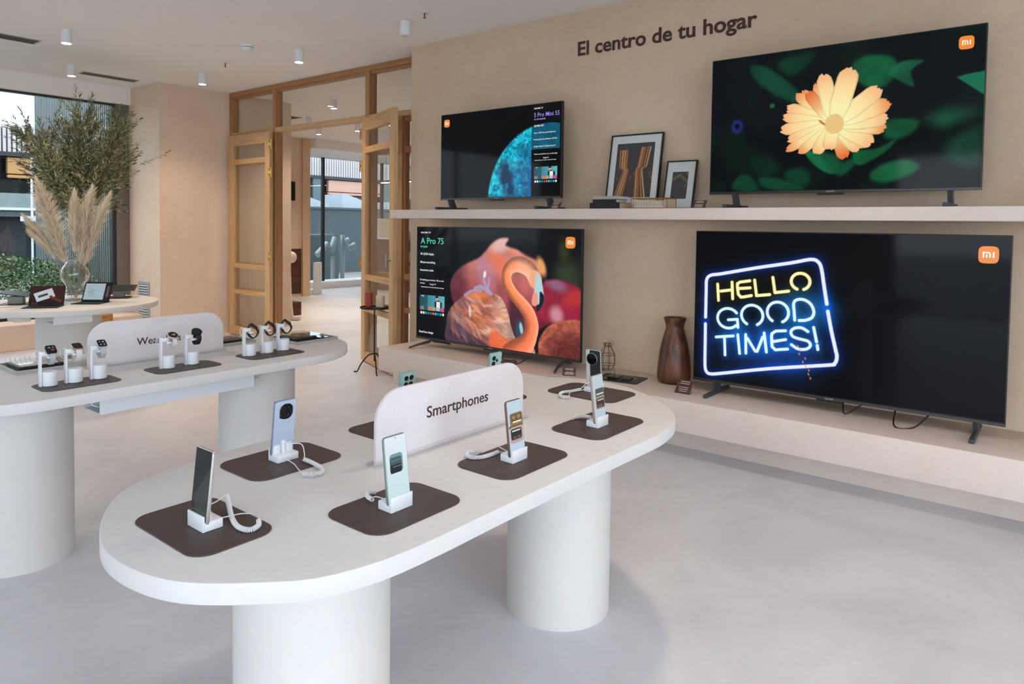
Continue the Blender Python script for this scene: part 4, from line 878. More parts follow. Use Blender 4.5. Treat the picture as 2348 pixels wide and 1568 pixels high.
def art_planet(U, V):
    c = np.zeros(U.shape+(3,))+hx('020304'); X, Y = (U-.90)*AR, V-.0; r = np.hypot(X, Y+.05); R = .845
    n = fbm(U*1.0, V, 9, 71, 6); n2 = fbm(U, V, 3, 81, 3); m = 1-sm(r, R-.02, R+.012); g = sm(r, .35, R)
    pc = np.array(hx('0a6f9c'))*(1-g)[..., None]+np.array(hx('12c4dc'))*g[..., None]; cr = sm(n, .48, .62)*sm(n2, .35, .6); pc = mixc(pc, cr*.45, hx('0a3558')); pc = mixc(pc, sm(fbm(U, V, 24, 101, 4), .50, .60)*.55, hx('0b4a72')); pc = mixc(pc, sm(fbm(U, V, 40, 111, 3), .50, .62)*.35, hx('7fe6ee'))
    pc = pc*(.72+.6*fbm(U, V, 26, 91, 4))[..., None]; pc = mixc(pc, (blob(U, V, .58, .22, .09, .2, 0, .5)+blob(U, V, .595, .05, .09, .09, 0, .4)).clip(0, 1)*(.3+.7*sm(n, .35, .55)), hx('083456')); pc = mixc(pc, sm(U, .7, .78)*(1-sm(V, .2, .6))*.5, hx('1658a0'))
    c = c*(1-m[..., None])+pc*m[..., None]; right = (U > .777)*1.; tealr = right*(V > .512)*(V < .852)*(U < .99)*m
    c = np.where(((right > 0) & (tealr < .5))[..., None], c*0+np.array(hx('030506')), c); c = np.where((tealr > .5)[..., None], np.array(hx('0b5a75'))*(.75+.5*n)[..., None], c)
    return thumb_info(c, U, V, .798, .975, .185, .322, .162, 0)
def neon(U, V, P, w, core, glow, c, closed=False, gw=3.2, ga=.5):
    s, al, d = stroke(U, V, P, [w]*len(P)); c = c+np.array(glow)*(ga*np.exp(-((d-1).clip(0)/gw)**1.0)*(d > 1) + ga*(d <= 1))[..., None]; m = 1-sm(d, .75, 1.15); return mixc(c, m, core)
def art_neon(U, V):
    c = np.zeros(U.shape+(3,))+hx('020407'); n = fbm(U, V, 7, 5)
    c = mixc(c, blob(U, V, .42, .53, .17, .12, -.1, .7)*(.4+.9*n)*.75, hx('0d5d96')); c = mixc(c, blob(U, V, .25, .27, .28, .12, .1, .8)*.55*(.5+n), hx('0a3f92')); c = mixc(c, blob(U, V, .36, .22, .16, .16, 0, .9)*.5, hx('0a3a8a'))
    wb, bg = hx('e9efff'), [.02, .20, .60]
    F1 = smooth([(.044, .418), (.044, .60), (.045, .675), (.062, .706), (.10, .718), (.233, .769), (.36, .812), (.425, .838), (.450, .825), (.462, .783), (.472, .68), (.483, .569)], 3, False)
    F2 = smooth([(.487, .524), (.500, .41), (.515, .30), (.521, .25), (.514, .208), (.49, .193), (.298, .126), (.12, .052), (.07, .034), (.052, .048), (.046, .096), (.045, .24), (.044, .372)], 3, False)
    for F in (F1, F2): c = neon(U, V, F, .0115, wb, bg, c, gw=2.2, ga=.7)
    yl, yg = hx('fdf6b0'), [.16, .14, .0]
    for P in ([(.089, .648), (.094, .539)], [(.145, .667), (.149, .557)], [(.102, .602), (.139, .614)], [(.212, .683), (.176, .671), (.166, .66), (.166, .64), (.170, .59), (.180, .572), (.192, .575), (.219, .587)], [(.172, .628), (.214, .637)], [(.230, .689), (.2385, .589), (.286, .602)], [(.296, .713), (.305, .617), (.353, .632)]):
        c = neon(U, V, P, .0105, yl, yg, c, gw=1.6)
    def arc(cx, cy, rx, ry, a0, a1): return [(cx+rx*math.cos(math.radians(a0+(a1-a0)*k/22)), cy+ry*math.sin(math.radians(a0+(a1-a0)*k/22))) for k in range(23)]
    c = neon(U, V, arc(.393, .697, .032, .052, -68, 250), .0105, yl, yg, c, gw=1.6)
    wc, cg = hx('e2f6fc'), [.03, .30, .55]
    for P in (arc(.133, .424, .041, .066, 38, 318), [(.134, .414), (.169, .423), (.172, .37)], arc(.224, .458, .040, .067, -60, 242), arc(.317, .492, .038, .066, -62, 240), smooth([(.377, .452), (.3745, .50), (.372, .56), (.385, .583), (.408, .584), (.430, .560), (.441, .515), (.435, .478), (.415, .458), (.392, .452)], 4, False),
              [(.088, .290), (.155, .310)], [(.121, .298), (.125, .176)], [(.172, .321), (.181, .198)], [(.202, .328), (.2045, .205)], [(.209, .304), (.239, .226), (.246, .226), (.265, .322)], [(.270, .351), (.280, .229)],
              [(.346, .379), (.312, .371), (.298, .352), (.297, .33), (.300, .268), (.312, .250), (.355, .264)], [(.306, .303), (.347, .323)], smooth([(.423, .388), (.402, .407), (.378, .402), (.365, .378), (.372, .348), (.398, .336), (.424, .328), (.433, .303), (.420, .278), (.392, .272), (.368, .295)], 3, False), [(.442, .417), (.453, .330)], [(.4555, .308), (.458, .283)]):
        c = neon(U, V, P, .0098, wc, cg, c, gw=2.0, ga=.55)
    rs = np.random.RandomState(2)
    for k in range(9): c = mixc(c, blob(U, V, .392+.018*k/3+.004*rs.randn(), .29-.024*k, .004, .009, .4, .3)*.8, hx('ff9d4a'))
    return c
# ------------------------------------------------------------------ televisions
M_TVSCR = screen_mat('television_screen', SCR, .06, spec=.12)
M_WTXT = emis('white_screen_text', 'f2f4f4', SCR*.9); M_GTXT = emis('teal_screen_text', '3fd8b4', SCR*.9); M_PTXT = emis('violet_screen_text', '9f8fe8', SCR*.9)
M_ORANGE = emis('orange_badge', 'f08a2a', SCR*.95); M_BADGEW = emis('badge_white', 'fff6ec', SCR*1.0)
def badge(t, x, z, s, ma=None):
    n = 40; o = []
    for k in range(n):
        a = 2*PI*k/n; ca, sa = math.cos(a), math.sin(a); o.append((math.copysign(abs(ca)**.5, ca)*s/2, math.copysign(abs(sa)**.5, sa)*s/2))
    XR = Matrix.Translation((x, -.0016, z)) @ Matrix.Rotation(PI/2, 4, 'X')
    b = MB().prism(o, 0, .0006, M=XR).build('orange_logo', ma or M_ORANGE, t, 0)
    k = s/1.0; mb = MB(); r = .11*k
    def bx(x0, x1, z0, z1): mb.box(x+x0*k, x+x1*k, -.003, -.0022, z+z0*k, z+z1*k)
    bx(-.29, -.21, -.17, .17); 
    pts = [(-.21*k, .17*k), (-.21*k, .09*k), (-.04*k, .09*k), (.02*k, .06*k), (.03*k, 0), (.03*k, -.17*k), (.11*k, -.17*k), (.11*k, .02*k), (.09*k, .11*k), (.04*k, .155*k), (-.03*k, .17*k)]
    mb.prism([(p[0], p[1]) for p in pts[::-1]], .0006, .0014, M=XR)
    bx(-.13, -.05, -.17, .03); bx(.20, .28, -.17, .17)
    mb.build('logo_glyph', M_BADGEW, b, 0)
def tv(label, x0, x1, z0, z1, y, art, zbase, feet, style, badgeuv, texts, bez=.018):
    cx = (x0+x1)/2; w, h = x1-x0, z1-z0; t = thing('television', label, 'television', (cx, y, zbase), 0, 'televisions on the beige wall'); zb = z0-zbase
    MB().box(-w/2, w/2, 0, .028, zb, zb+h, bev=.003).box(-w*.36, w*.36, .028, .062, zb+.02, zb+h*.62, bev=.01).build('tv_housing', M_BLK, t, 0)
    art_screen(w-.010, h-bez-.006, art, 620, 'screen', M_TVSCR, t, (0, -.0008, zb+bez))
    MB().box(-w/2, w/2, -.004, .0, zb, zb+bez*.8, bev=.001).build('lower_bezel', M_BEZ, t, 0)
    MB().box(-.07, .07, -.0045, .012, zb-.012, zb+.003, bev=.003).build('sensor_box', M_BLK, t, 0)
    sw, sh_ = w-.010, h-bez-.006
    PX = lambda u: -sw/2+u*sw
    PZ = lambda v: zb+bez+v*sh_
    lettering('maker_lettering', 'XIAOMI', .013, M_WTXT if False else simple('bezel_print', 'b9b9bb', .4), t, (0, -.0046, zb+.002), (PI/2, 0, 0), align='CENTER', depth=.0002)
    if badgeuv: badge(t, PX(badgeuv[0]), PZ(badgeuv[1]), badgeuv[2])
    for s, u0, u1, v, cap, m_, b in texts:
        lettering('screen_text', s, cap/.72, m_, t, (PX(u0), -.0018, PZ(v)), (PI/2, 0, 0), bold=b, width=(u1-u0)*sw, depth=.0003)
    if style == 'blade':
        for fx, fy in feet:
            f = MB()
            f.box(fx-.012, fx+.012, -.17, .20, 0, .022, bev=.005)
            f.prism([(-.055, .012), (.012, .012), (-.030, zb), (-.085, zb)], fx-.011, fx+.011, M=Matrix(((0, 0, 1, 0), (1, 0, 0, .06), (0, 1, 0, 0), (0, 0, 0, 1))))
            f.build('stand_foot', M_GREYF, t, 0)
    else:
        for fx, sx in feet:
            f = MB()
            for e_ in (-1, 1):
                yy = -.19 if e_ < 0 else .18
                f.tube([(fx+sx*.0, .012, zb+.004), (fx, .012+e_*.03, zb-.012), (fx+sx*abs(yy)*.15*(1 if e_ < 0 else -1), yy*.6, .028), (fx+sx*abs(yy)*.3*(1 if e_ < 0 else -1), yy, .008)], .010, 8, rs=[.014, .014, .010, .008])
            f.build('stand_foot', M_GREYF, t, 60)
    return t
T75 = [('XIAOMI TV', .027, .099, .946, .014, M_WTXT, .0002), ('A Pro 75', .028, .189, .852, .052, M_GTXT, .0006), ('4K QLED', .025, .077, .818, .014, M_GTXT, .0006), ('4K QLED display', .026, .122, .750, .018, M_WTXT, .0002),
       ('Motion smoothing', .025, .130, .675, .018, M_WTXT, .0002), ('Immersive audio', .024, .119, .603, .018, M_WTXT, .0002), ('Everything you stream. All on one', .024, .191, .516, .015, M_WTXT, .0), ('screen', .024, .057, .486, .013, M_WTXT, .0),
       ('Google TV', .094, .137, .480, .012, M_WTXT, .0), ('Entertainment you love, with a little help from Google', .032, .192, .454, .008, M_WTXT, .0002), ('Bezel-less design', .020, .121, .037, .018, M_WTXT, .0002)]
T55 = [('XIAOMI TV', .794, .864, .949, .012, M_WTXT, .0001), ('S Pro Mini 55', .795, .985, .864, .032, M_PTXT, .0002), ('4K QD-MiniLED', .795, .884, .832, .010, M_PTXT, .0004), ('QD-Mini LED', .796, .870, .758, .014, M_WTXT, .0001),
       ('Up to 1200 nits peak brightness', .796, .960, .684, .011, M_WTXT, .0), ('Frecuencia de refresco 144 Hz', .795, .970, .612, .012, M_WTXT, .0), ('Dolby Vision*, Dolby Atmos*', .796, .960, .535, .012, M_WTXT, .0),
       ('Todos tus favoritos, en un solo lugar', .797, .976, .453, .010, M_WTXT, .0), ('Google TV', .868, .911, .411, .009, M_WTXT, .0002), ('Entretenimiento que te gusta, con ayuda de Google', .804, .965, .389, .006, M_WTXT, .0001)]
ZS, ZB = 1.5035, .3605
tv('large upper television showing an orange flower on dark leaves', -1.788, -.373, 1.591, 2.413, 4.20, art_flower, ZS, [(-.545, 0), (.575, 0)], 'blade', (.942, .90, .066), [], .016)
tv('smaller upper television showing a turquoise planet', -4.117, -2.909, 1.5876, 2.284, 4.20, art_planet, ZS, [(-.49, 0), (.50, 0)], 'blade', (.052, .90, .062), T55, .015)
tv('lower television showing a coral flamingo', -4.374, -2.707, .417, 1.366, 4.18, art_flamingo, ZB, [(-.66, -1), (.69, 1)], 'vee', (.944, .90, .083), T75, .019)
tv('large lower television showing a neon HELLO GOOD TIMES sign', -1.860, -.236, .428, 1.366, 4.18, art_neon, ZB, [(-.66, 0), (.69, 0)], 'blade', (.944, .90, .085), [], .02)
# cables lying on the bench
for nm, pts, lb in (('power_cable', [(-3.40, 4.16, .40), (-3.36, 4.12, .367), (-3.27, 4.14, .367), (-3.22, 4.09, .367), (-3.36, 4.05, .367), (-3.30, 4.02, .367), (-3.18, 4.06, .367), (-3.15, 4.16, .405)], 'thin black cable curled on the bench under the flamingo television'),
                    ('power_cable', [(-.98, 4.2, .43), (-.95, 4.12, .38), (-.88, 4.2, .43)], 'short black cable loop under the neon television middle'),
                    ('power_cable', [(-.72, 4.2, .43), (-.70, 4.08, .367), (-.62, 4.12, .367), (-.56, 4.2, .43)], 'black cable loop on the bench near the neon television right foot')):
    tag(MB().tube(spline(pts, 8), .004, 8).build(nm, M_BLK, None, 60), lb, 'cable')
# price cards
M_CARD = simple('brown_card', '4e302b', .35, var=.04)
def card(label, x, y, z, rz, w=.085, h=.062, lean=38):
    t = thing('price_card', label, 'price card', (x, y, z), rz, 'small brown price cards')
    M = Matrix.Rotation(math.radians(-lean), 4, 'X')
    MB().box(-w/2, w/2, 0, .002, 0, h, bev=.0006, M=M).build('card_plate', M_CARD, t, 0)
    mb = MB(); r = random.Random(int(x*100))
    for k in range(6):
        if k == 2: continue
        l = w*(.25+.12*r.random()); zz = h*(.88-.14*k); mb.box(-l, l, -.0004, 0, zz-.0022, zz+.0012, M=M)
    mb.build('card_print', simple('card_print_white', 'd9cbc4', .6), t, 0)
    MB().prism([(0.0, 0), (.03, 0), (.002, .022)], -w/2, w/2, M=Matrix(((0, 0, 1, 0), (1, 0, 0, .004), (0, 1, 0, 0), (0, 0, 0, 1)))).build('card_wedge', M_ACRYL, t, 0)
    return t
card('brown price card on the bench beside the wooden vase foot', -1.865, 4.035, ZB, 0, .10, .095)
card('brown price card on the bench by the flamingo television right foot', -2.68, 4.0, ZB, 30, .09, .06)
card('brown price card on the shelf next to the planet television', -2.87, 4.06, ZS, 0)
card('brown price card on the shelf between small frame and flower television', -1.80, 4.06, ZS, 0)
# ------------------------------------------------------------------ shelf objects
def frame(label, x0, x1, yb, yt, z1, art, mg, fw_):
    w = x1-x0; ang = math.atan2(yt-yb, z1-ZS); h = (z1-ZS)/math.cos(ang)
    t = thing('picture_frame', label, 'picture frame', ((x0+x1)/2, yb, ZS), 0, 'black framed prints leaning on the shelf', rot=(-ang, 0, 0))
    MB().box(-w/2+fw_, w/2-fw_, -.020, 0, 0, fw_).box(-w/2+fw_, w/2-fw_, -.020, 0, h-fw_, h).box(-w/2, -w/2+fw_, -.020, 0, 0, h).box(w/2-fw_, w/2, -.020, 0, 0, h).build('frame_moulding', M_BLK, t, 0)
    MB().box(-w/2+fw_*.8, w/2-fw_*.8, -.012, -.003, fw_*.8, h-fw_*.8).build('mount_board', simple('mount_white', 'e2e0e0', .8, var=.02), t, 0)
    l, r_, b, tp = mg; pw, ph = w-2*fw_-l-r_, h-2*fw_-b-tp
    nx = 150; ny = int(nx*ph/pw); art_screen(pw, ph, art, nx, 'print', M_PRINT, t, (-w/2+fw_+l+pw/2, -.0125, fw_+b))
    MB().box(-w/2+fw_, w/2-fw_, -.0158, -.0148, fw_, h-fw_).build('frame_glazing', M_PANE, t, 0)
M_PRINT, N, L, B = mat('printed_picture'); at = N.new('ShaderNodeAttribute'); at.attribute_name = 'Art'; L.new(at.outputs['Color'], B.inputs['Base Color']); B.inputs['Roughness'].default_value = .7
def art_arch(U, V):
    c = np.zeros(U.shape+(3,))+hx('38323a'); c = mixc(c, 1-sm(V, .2, .4), hx('3c2528')); c = mixc(c, ((np.abs(U-.5) < .15)*(V < .38)*(np.sin(V*60) > .2))*.5, hx('6b2a30'))
    cols = ['d8873f', 'b35a26', 'c9733a', '7d3c20', 'e5b56a', '43301f', 'f0c987', 'b8602c']
    for side in (0, 1):
        # upper bundle then lower bundle
        for k in range(8):
            if side == 0: P = [(.10+.032*k, .88), (.12+.030*k, .56), (.20+.024*k, .52), (.235+.022*k-.0, .50), (.235+.022*k-.20+.012*k, -.02)]
            else: P = [(.66+.034*k, .92), (.60+.032*k, .56), (.56+.024*k, .52), (.56+.022*k, .50), (.575+.040*k, -.02)]
            for (a, b), (e_, f_) in zip(P, P[1:]):
                t = np.clip((b-V)/(b-f_+1e-9), 0, 1); xx = a+(e_-a)*t; c = mixc(c, ((np.abs(U-xx) < .016)*(V <= b)*(V > f_))*1., hx(cols[(k*3+side) % 8]))
    for x, y in ((.07, .36), (.43, .37), (.53, .44), (.93, .44), (.97, .36)): c = mixc(c, 1-sm(np.hypot((U-x)*1.2, (V-y)*.9), .02, .035), hx('a8573c'))
    return c*.9
def art_wing(U, V):
    c = np.zeros(U.shape+(3,))+hx('37323a')
    for P, w in (([(-.05, .68), (.5, .88)], .05), ([(.5, .88), (1.05, .58)], .05), ([(.5, .88), (.5, 1.05)], .02), ([(.8, 1.0), (1.0, .88)], .03)):
        (a, b), (e_, f_) = P; dx, dy = e_-a, f_-b; t = np.clip(((U-a)*dx+(V-b)*dy)/(dx*dx+dy*dy), 0, 1); d = np.hypot(U-a-t*dx, V-b-t*dy); c = mixc(c, 1-sm(d, w*.6, w), hx('a08e3a')); c = mixc(c, 1-sm(d, w*.15, w*.3), hx('2c271c'))
    c = mixc(c, ((np.abs(U-.86) < .02)*(np.abs(V-.47) < .05))*.8, hx('e8d9a0')); return c*.9
frame('taller black frame with white mount and orange striped print', -2.612, -2.207, 4.325, 4.418, 2.03, art_arch, (.045, .050, .075, .055), .009)
frame('smaller black frame with a dark and gold print', -2.170, -1.955, 4.335, 4.405, 1.827, art_wing, (.040, .046, .062, .068), .008)
def book(label, x0, x1, y0, y1, z0, th, cover, lie=True, page=M_PAPER, text=None):
    t = thing('book', label, 'book', ((x0+x1)/2, (y0+y1)/2, z0), 0, 'books on the shelf'); w, d = (x1-x0)/2, (y1-y0)/2
    MB().box(-w, w, -d, -d+.003, .002, th-.002).box(-w, w, -d, d, 0, .002).box(-w, w, -d, d, th-.002, th).build('cover', cover, t, 0)
    MB().box(-w+.002, w-.002, -d+.003, d-.002, .002, th-.002).build('pages', page, t, 0)
    if text: lettering('spine_print', text, .009, simple('spine_print_white', 'b9bcc0', .6), t, (-w*.5, -d-.0003, th*.35), (PI/2, 0, 0), depth=.0001)
    return t
book('thick dark book at the bottom of the shelf stack', -2.565, -2.335, 4.045, 4.20, ZS, .040, simple('navy_cover', '10141c', .5), page=simple('cream_pages', 'cbb48c', .8))
book('slim black book in the middle of the shelf stack', -2.545, -2.365, 4.05, 4.19, ZS+.0405, .022, M_BLK)
book('pale grey book on top of the shelf stack', -2.545, -2.355, 4.05, 4.20, ZS+.063, .020, simple('grey_cover', 'a9a39c', .6))
t = thing('wire_basket', 'gold wire basket of small books on the shelf', 'basket', (-2.125, 4.11, ZS))
mb = MB(); bw, bd, bh = .125, .065, .064
for z_ in (.002, bh): mb.tube([(-bw, -bd, z_), (bw, -bd, z_), (bw, bd, z_), (-bw, bd, z_)], .003, 6, closed=True)
for x_, y_ in ((-bw, -bd), (bw, -bd), (bw, bd), (-bw, bd)): mb.rod((x_, y_, 0), (x_, y_, bh), .003, 6)
for k in range(1, 14): mb.rod((-bw+k*2*bw/14, -bd, 0), (-bw+k*2*bw/14, -bd, bh), .0014, 5); mb.rod((-bw+k*2*bw/14, bd, 0), (-bw+k*2*bw/14, bd, bh), .0014, 5)
for k in range(1, 8): mb.rod((bw, -bd+k*2*bd/8, 0), (bw, -bd+k*2*bd/8, bh), .0014, 5)
for k in range(1, 8): mb.rod((-bw, -bd+k*2*bd/8, .002), (bw, -bd+k*2*bd/8, .002), .0012, 5)
mb.build('basket_wires', M_GOLD, t, 50)
book('white notebook lying in the gold wire basket', -2.235, -2.03, 4.055, 4.165, ZS+.0045, .012, M_PAPER)
book('white closed book on top inside the gold wire basket', -2.225, -2.04, 4.06, 4.16, ZS+.017, .034, simple('offwhite_cover', 'c9c6bd', .7))
# ------------------------------------------------------------------ bench objects
vp = [(.078, 0), (.092, .012), (.098, .04), (.096, .10), (.088, .19), (.072, .28), (.056, .34), (.052, .37), (.058, .40), (.066, .425), (.060, .428), (.048, .40), (.046, .37), (.05, .33)]
pr = [(p.x*1.12, p.z*1.0) for p in spline([(a, 0, b) for a, b in vp], 5)]
M_VW, N, L, B = mat('carved_dark_wood'); tc = N.new('ShaderNodeTexCoord'); mp = N.new('ShaderNodeMapping'); mp.inputs['Scale'].default_value = (14, 14, 2.6); a = N.new('ShaderNodeTexNoise'); a.inputs['Scale'].default_value = 1.6; a.inputs['Detail'].default_value = 8; a.inputs['Distortion'].default_value = 1.2
r_ = N.new('ShaderNodeValToRGB'); r_.color_ramp.elements[0].position = .35; r_.color_ramp.elements[1].position = .7; r_.color_ramp.elements[0].color = (*srgb('2e1d17'), 1); r_.color_ramp.elements[1].color = (*srgb('7b4a2c'), 1)
L.new(tc.outputs['Object'], mp.inputs['Vector']); L.new(mp.outputs['Vector'], a.inputs['Vector']); L.new(a.outputs['Fac'], r_.inputs['Fac']); L.new(r_.outputs['Color'], B.inputs['Base Color']); B.inputs['Roughness'].default_value = .42
o = MB().lathe(pr, 56).build('wooden_vase', M_VW, None, 60); o.location = (-2.05, 4.305, ZB); tag(o, 'tall dark brown wooden vase on the bench between televisions', 'vase')
t = thing('wire_lantern', 'small brown wire lantern on the bench behind the far phone', 'lantern', (-2.575, 4.33, ZB)); mb = MB()
RG = [(.035, .004), (.058, .045), (.056, .115), (.024, .175), (.030, .195)]
for r0, z0_ in RG: mb.tube([(r0*math.cos(2*PI*k/7), r0*math.sin(2*PI*k/7), z0_) for k in range(7)], .0018, 6, closed=True)
for k in range(7):
    a = 2*PI*k/7
    for (r0, z0_), (r1, z1_) in zip(RG, RG[1:]): mb.rod((r0*math.cos(a), r0*math.sin(a), z0_), (r1*math.cos(a), r1*math.sin(a), z1_), .0017, 6)
mb.build('lantern_wires', simple('bronze_wire', '4b3a30', .5, metal=.6), t, 60); MB().torus((.03, 0, .20), .02, .0015, 16, 6, Matrix.Rotation(1.3, 4, 'X')).build('lantern_handle', M_GOLD, t)
t = thing('display_tray', 'black phone display under a clear acrylic box on the bench', 'display tray', (-2.36, 4.15, ZB+.0005), 8)
MB().box(-.15, .15, -.11, .11, 0, .006, bev=.001).build('tray_frame', M_BLK, t, 0); MB().box(-.10, .10, -.08, .07, .0065, .045).build('acrylic_cover', M_ACRYL, t, 0)
MB().prism(rrect(-.08, .0, -.06, .05, .01), .0065, .02, bev=.002).build('boxed_accessory', M_GLASSB, t, 0); MB().box(.02, .08, -.05, .02, .0065, .016, bev=.002).build('boxed_accessory', M_BLK, t, 0)
# ------------------------------------------------------------------ candle table
t = thing('side_table', 'slim black metal tripod table in front of the open door leaf', 'side table', (-5.09, 4.33, 0)); mb = MB()
MB().lathe([(.128, .595), (.135, .60), (.135, .612), (.129, .612), (.127, .603)], 48).build('table_top', M_BLKM, t); MB().tube([(0, 0, .10), (0, 0, .6)], .0065, 10).build('table_stem', M_BLKM, t)
for k, (dx, dy) in enumerate(((.15, -.10), (-.11, -.12), (-.06, .15))):
    P_ = spline([(0, 0, .17), (dx*.35, dy*.35, .155), (dx*.75, dy*.75, .075), (dx*.95, dy*.95, .012), (dx*1.15, dy*1.15, .006)], 8); MB().tube(P_, .006, 8).build('leg', M_BLKM, t, 60)
def candle(label, x, y, r, h, c):
    t = thing('pillar_candle', label, 'candle', (x, y, .6125), 0, 'candles on the black side table'); MB().cyl(0, 0, 0, h, r, 32, .003).build('wax', simple('wax', c, .5, var=.03), t); MB().cyl(0, 0, h-.001, h+.012, .0015, 8).build('wick', M_PAPER, t)
candle('tall red pillar candle', -5.135, 4.30, .033, .135, '9e3a28'); candle('shorter cream pillar candle', -5.04, 4.355, .041, .105, 'd9c0a3')
# ------------------------------------------------------------------ room behind the doors
t = thing('service_counter', 'walnut fronted counter with white top in the far room', 'counter', (-10.8, 10.2, 0))
MB().box(-1.14, 1.2, -.33, .3, 0, 1.07).build('counter_front', M_WALNUT if False else wood('greyed_walnut', '6a4a3d', '87624f', axis=0, sc=.5), t, 0); MB().box(-1.2, 1.25, -.37, .34, 1.07, 1.10, bev=.003).build('counter_top', M_WHITE, t, 0); MB().box(-1.2, -1.14, -.37, .34, 0, 1.07).build('counter_end', simple('grey_beige_panel', 'b8b0a8', .6), t, 0)
def purifier(label, x, y):
    t = thing('water_dispenser', label, 'appliance', (x, y, 1.1005), -30, 'white appliances on the far counter'); MB().prism(rrect(-.17, .17, -.15, .15, .08), 0, .40, bev=.012).build('appliance_body', M_CREAMP, t); MB().box(-.16, .16, -.20, -.10, .35, .39, bev=.01, M=Matrix.Translation((-.13, 0, 0))).build('spout', M_CREAMP, t)
purifier('round-edged white appliance on the far counter seen through the door pane', -11.68, 10.2); purifier('white appliance on the far counter next to the television wall edge', -10.6, 10.2)
t = thing('pendant_light', 'slim dark pendant bar light over the far counter', 'pendant light', (-10.78, 10.15, H)); MB().box(-.95, .95, -.02, .02, -.70, -.66).build('light_housing', M_BLK, t, 0); MB().box(-.94, .94, -.018, .018, -.715, -.7005).build('light_diffuser', M_LAMP, t, 0); MB().rod((-.8, 0, -.66), (-.8, 0, 0), .003, 6).rod((.8, 0, -.66), (.8, 0, 0), .003, 6).build('light_cable', M_BLK, t)
sbox('trim_2', -11.425, -11.405, 6.6, 8.0-.09, .06, .90, m=M_WALNUT)
o = MB().box(-11.42, -11.34, 7.66, 7.74, 1.80, 2.15, bev=.01).build('wall_speaker', M_BLK, None, 0); tag(o, 'narrow black box mounted on the far room wall', 'speaker')
t = thing('stick_vacuum', 'white stick vacuum cleaner standing past the doorway', 'vacuum cleaner', (-8.70, 5.87, 0), 30)
MB().box(-.13, .13, -.05, .05, .004, .06, bev=.015).build('floor_head', M_CREAMP, t); MB().rod((-.0, 0, .05), (-.0, -.06, .9), .016).build('wand', M_CREAMP, t); MB().rod((0, -.03, .07), (0, -.05, .33), .045, 20, .03).build('docking_sleeve', M_CREAMP, t)
MB().ball((.03, -.06, .90), .075, 3, (1, 1, 1.1)).rod((0, -.06, .92), (0, -.06, 1.13), .028).build('motor_body', M_CREAMP, t)
o = MB().box(-9.32, -9.08, 6.05, 6.3, 0, .2).build('walnut_step', M_WALNUT, None, 0); tag(o, 'low walnut block on the floor behind the vacuum', 'display block')
t = thing('robot_vacuum_dock', 'white dock tower at the far room window edge', 'appliance', (-11.60, 8.42, 0), -60); MB().box(-.10, .10, -.05, .05, 0, .62, bev=.01).build('dock_tower', M_WHITE, t); MB().box(-.18, .18, -.25, -.05, 0, .09, bev=.01).build('dock_base', M_WHITE, t); MB().box(-.05, .0, -.252, -.249, .02, .07).build('dock_port', M_BLK, t, 0)
t = thing('stool', 'dark red stool seen beyond the right glazed panel', 'stool', (-7.55, 7.35, 0)); MB().cyl(0, 0, .0, .38, .16, 32, .01).build('stool_body', simple('dark_red_lacquer', '5e2328', .5), t)
o = MB().prism(rrect(-.11, .11, -.08, .08, .03), 0, .22, bev=.02).build('yellow_bag', simple('yellow_fabric', 'c9c22e', .7), None); o.location = (-7.55, 7.35, .381); tag(o, 'bright yellow bag on the dark red stool', 'bag')
# person standing beyond the wall corner
def skin(name, V_, E_, R_, m, parent, root=0):
    me = bpy.data.meshes.new(name); me.from_pydata(V_, E_, []); o = bpy.data.objects.new(name, me); C.objects.link(o)
    md = o.modifiers.new('s', 'SKIN'); md.use_smooth_shade = True
    for i, r in enumerate(R_): me.skin_vertices[0].data[i].radius = (r[0], r[1]) if isinstance(r, tuple) else (r, r); me.skin_vertices[0].data[i].use_root = (i == root)
    sb = o.modifiers.new('d', 'SUBSURF'); sb.levels = 2; sb.render_levels = 2; me.materials.append(m); o.parent = parent; return o
t = thing('person', 'dark-haired person half hidden behind the television wall corner', 'person', (-7.50, 7.02, 0), 40)
M_SKIN = simple('skin', 'c09078', .5, var=.04)
V_ = [(0, 0, .92), (0, 0, 1.15), (0, 0, 1.38), (0, 0, 1.47), (0, -.01, 1.56), (0, -.015, 1.64), (.19, 0, 1.36), (.24, .02, 1.08), (.23, -.10, .86), (.23, -.14, .78), (-.19, 0, 1.36), (-.24, .02, 1.08), (-.23, -.10, .86), (-.23, -.14, .78), (.09, 0, .86), (.10, 0, .48), (.10, .02, .08), (.10, -.12, .04), (-.09, 0, .86), (-.10, 0, .48), (-.10, .02, .08), (-.10, -.12, .04)]
E_ = [(0, 1), (1, 2), (2, 3), (3, 4), (4, 5), (2, 6), (6, 7), (7, 8), (8, 9), (2, 10), (10, 11), (11, 12), (12, 13), (0, 14), (14, 15), (15, 16), (16, 17), (0, 18), (18, 19), (19, 20), (20, 21)]
R_ = [(.15, .10), (.13, .09), (.14, .09), (.05, .05), (.072, .085), (.07, .08), .05, .038, .027, .03, .05, .038, .027, .03, .08, .055, .036, .035, .08, .055, .036, .035]
skin('body', V_, E_, R_, M_SKIN, t)
skin('shirt', [(0, 0, .92), (0, 0, 1.15), (0, 0, 1.37), (0, 0, 1.45), (.19, 0, 1.36), (.24, .02, 1.10), (-.19, 0, 1.36), (-.24, .02, 1.10)], [(0, 1), (1, 2), (2, 3), (2, 4), (4, 5), (2, 6), (6, 7)], [(.165, .115), (.15, .105), (.155, .105), (.06, .06), .062, .052, .062, .052], simple('dark_shirt', '22262b', .8), t)
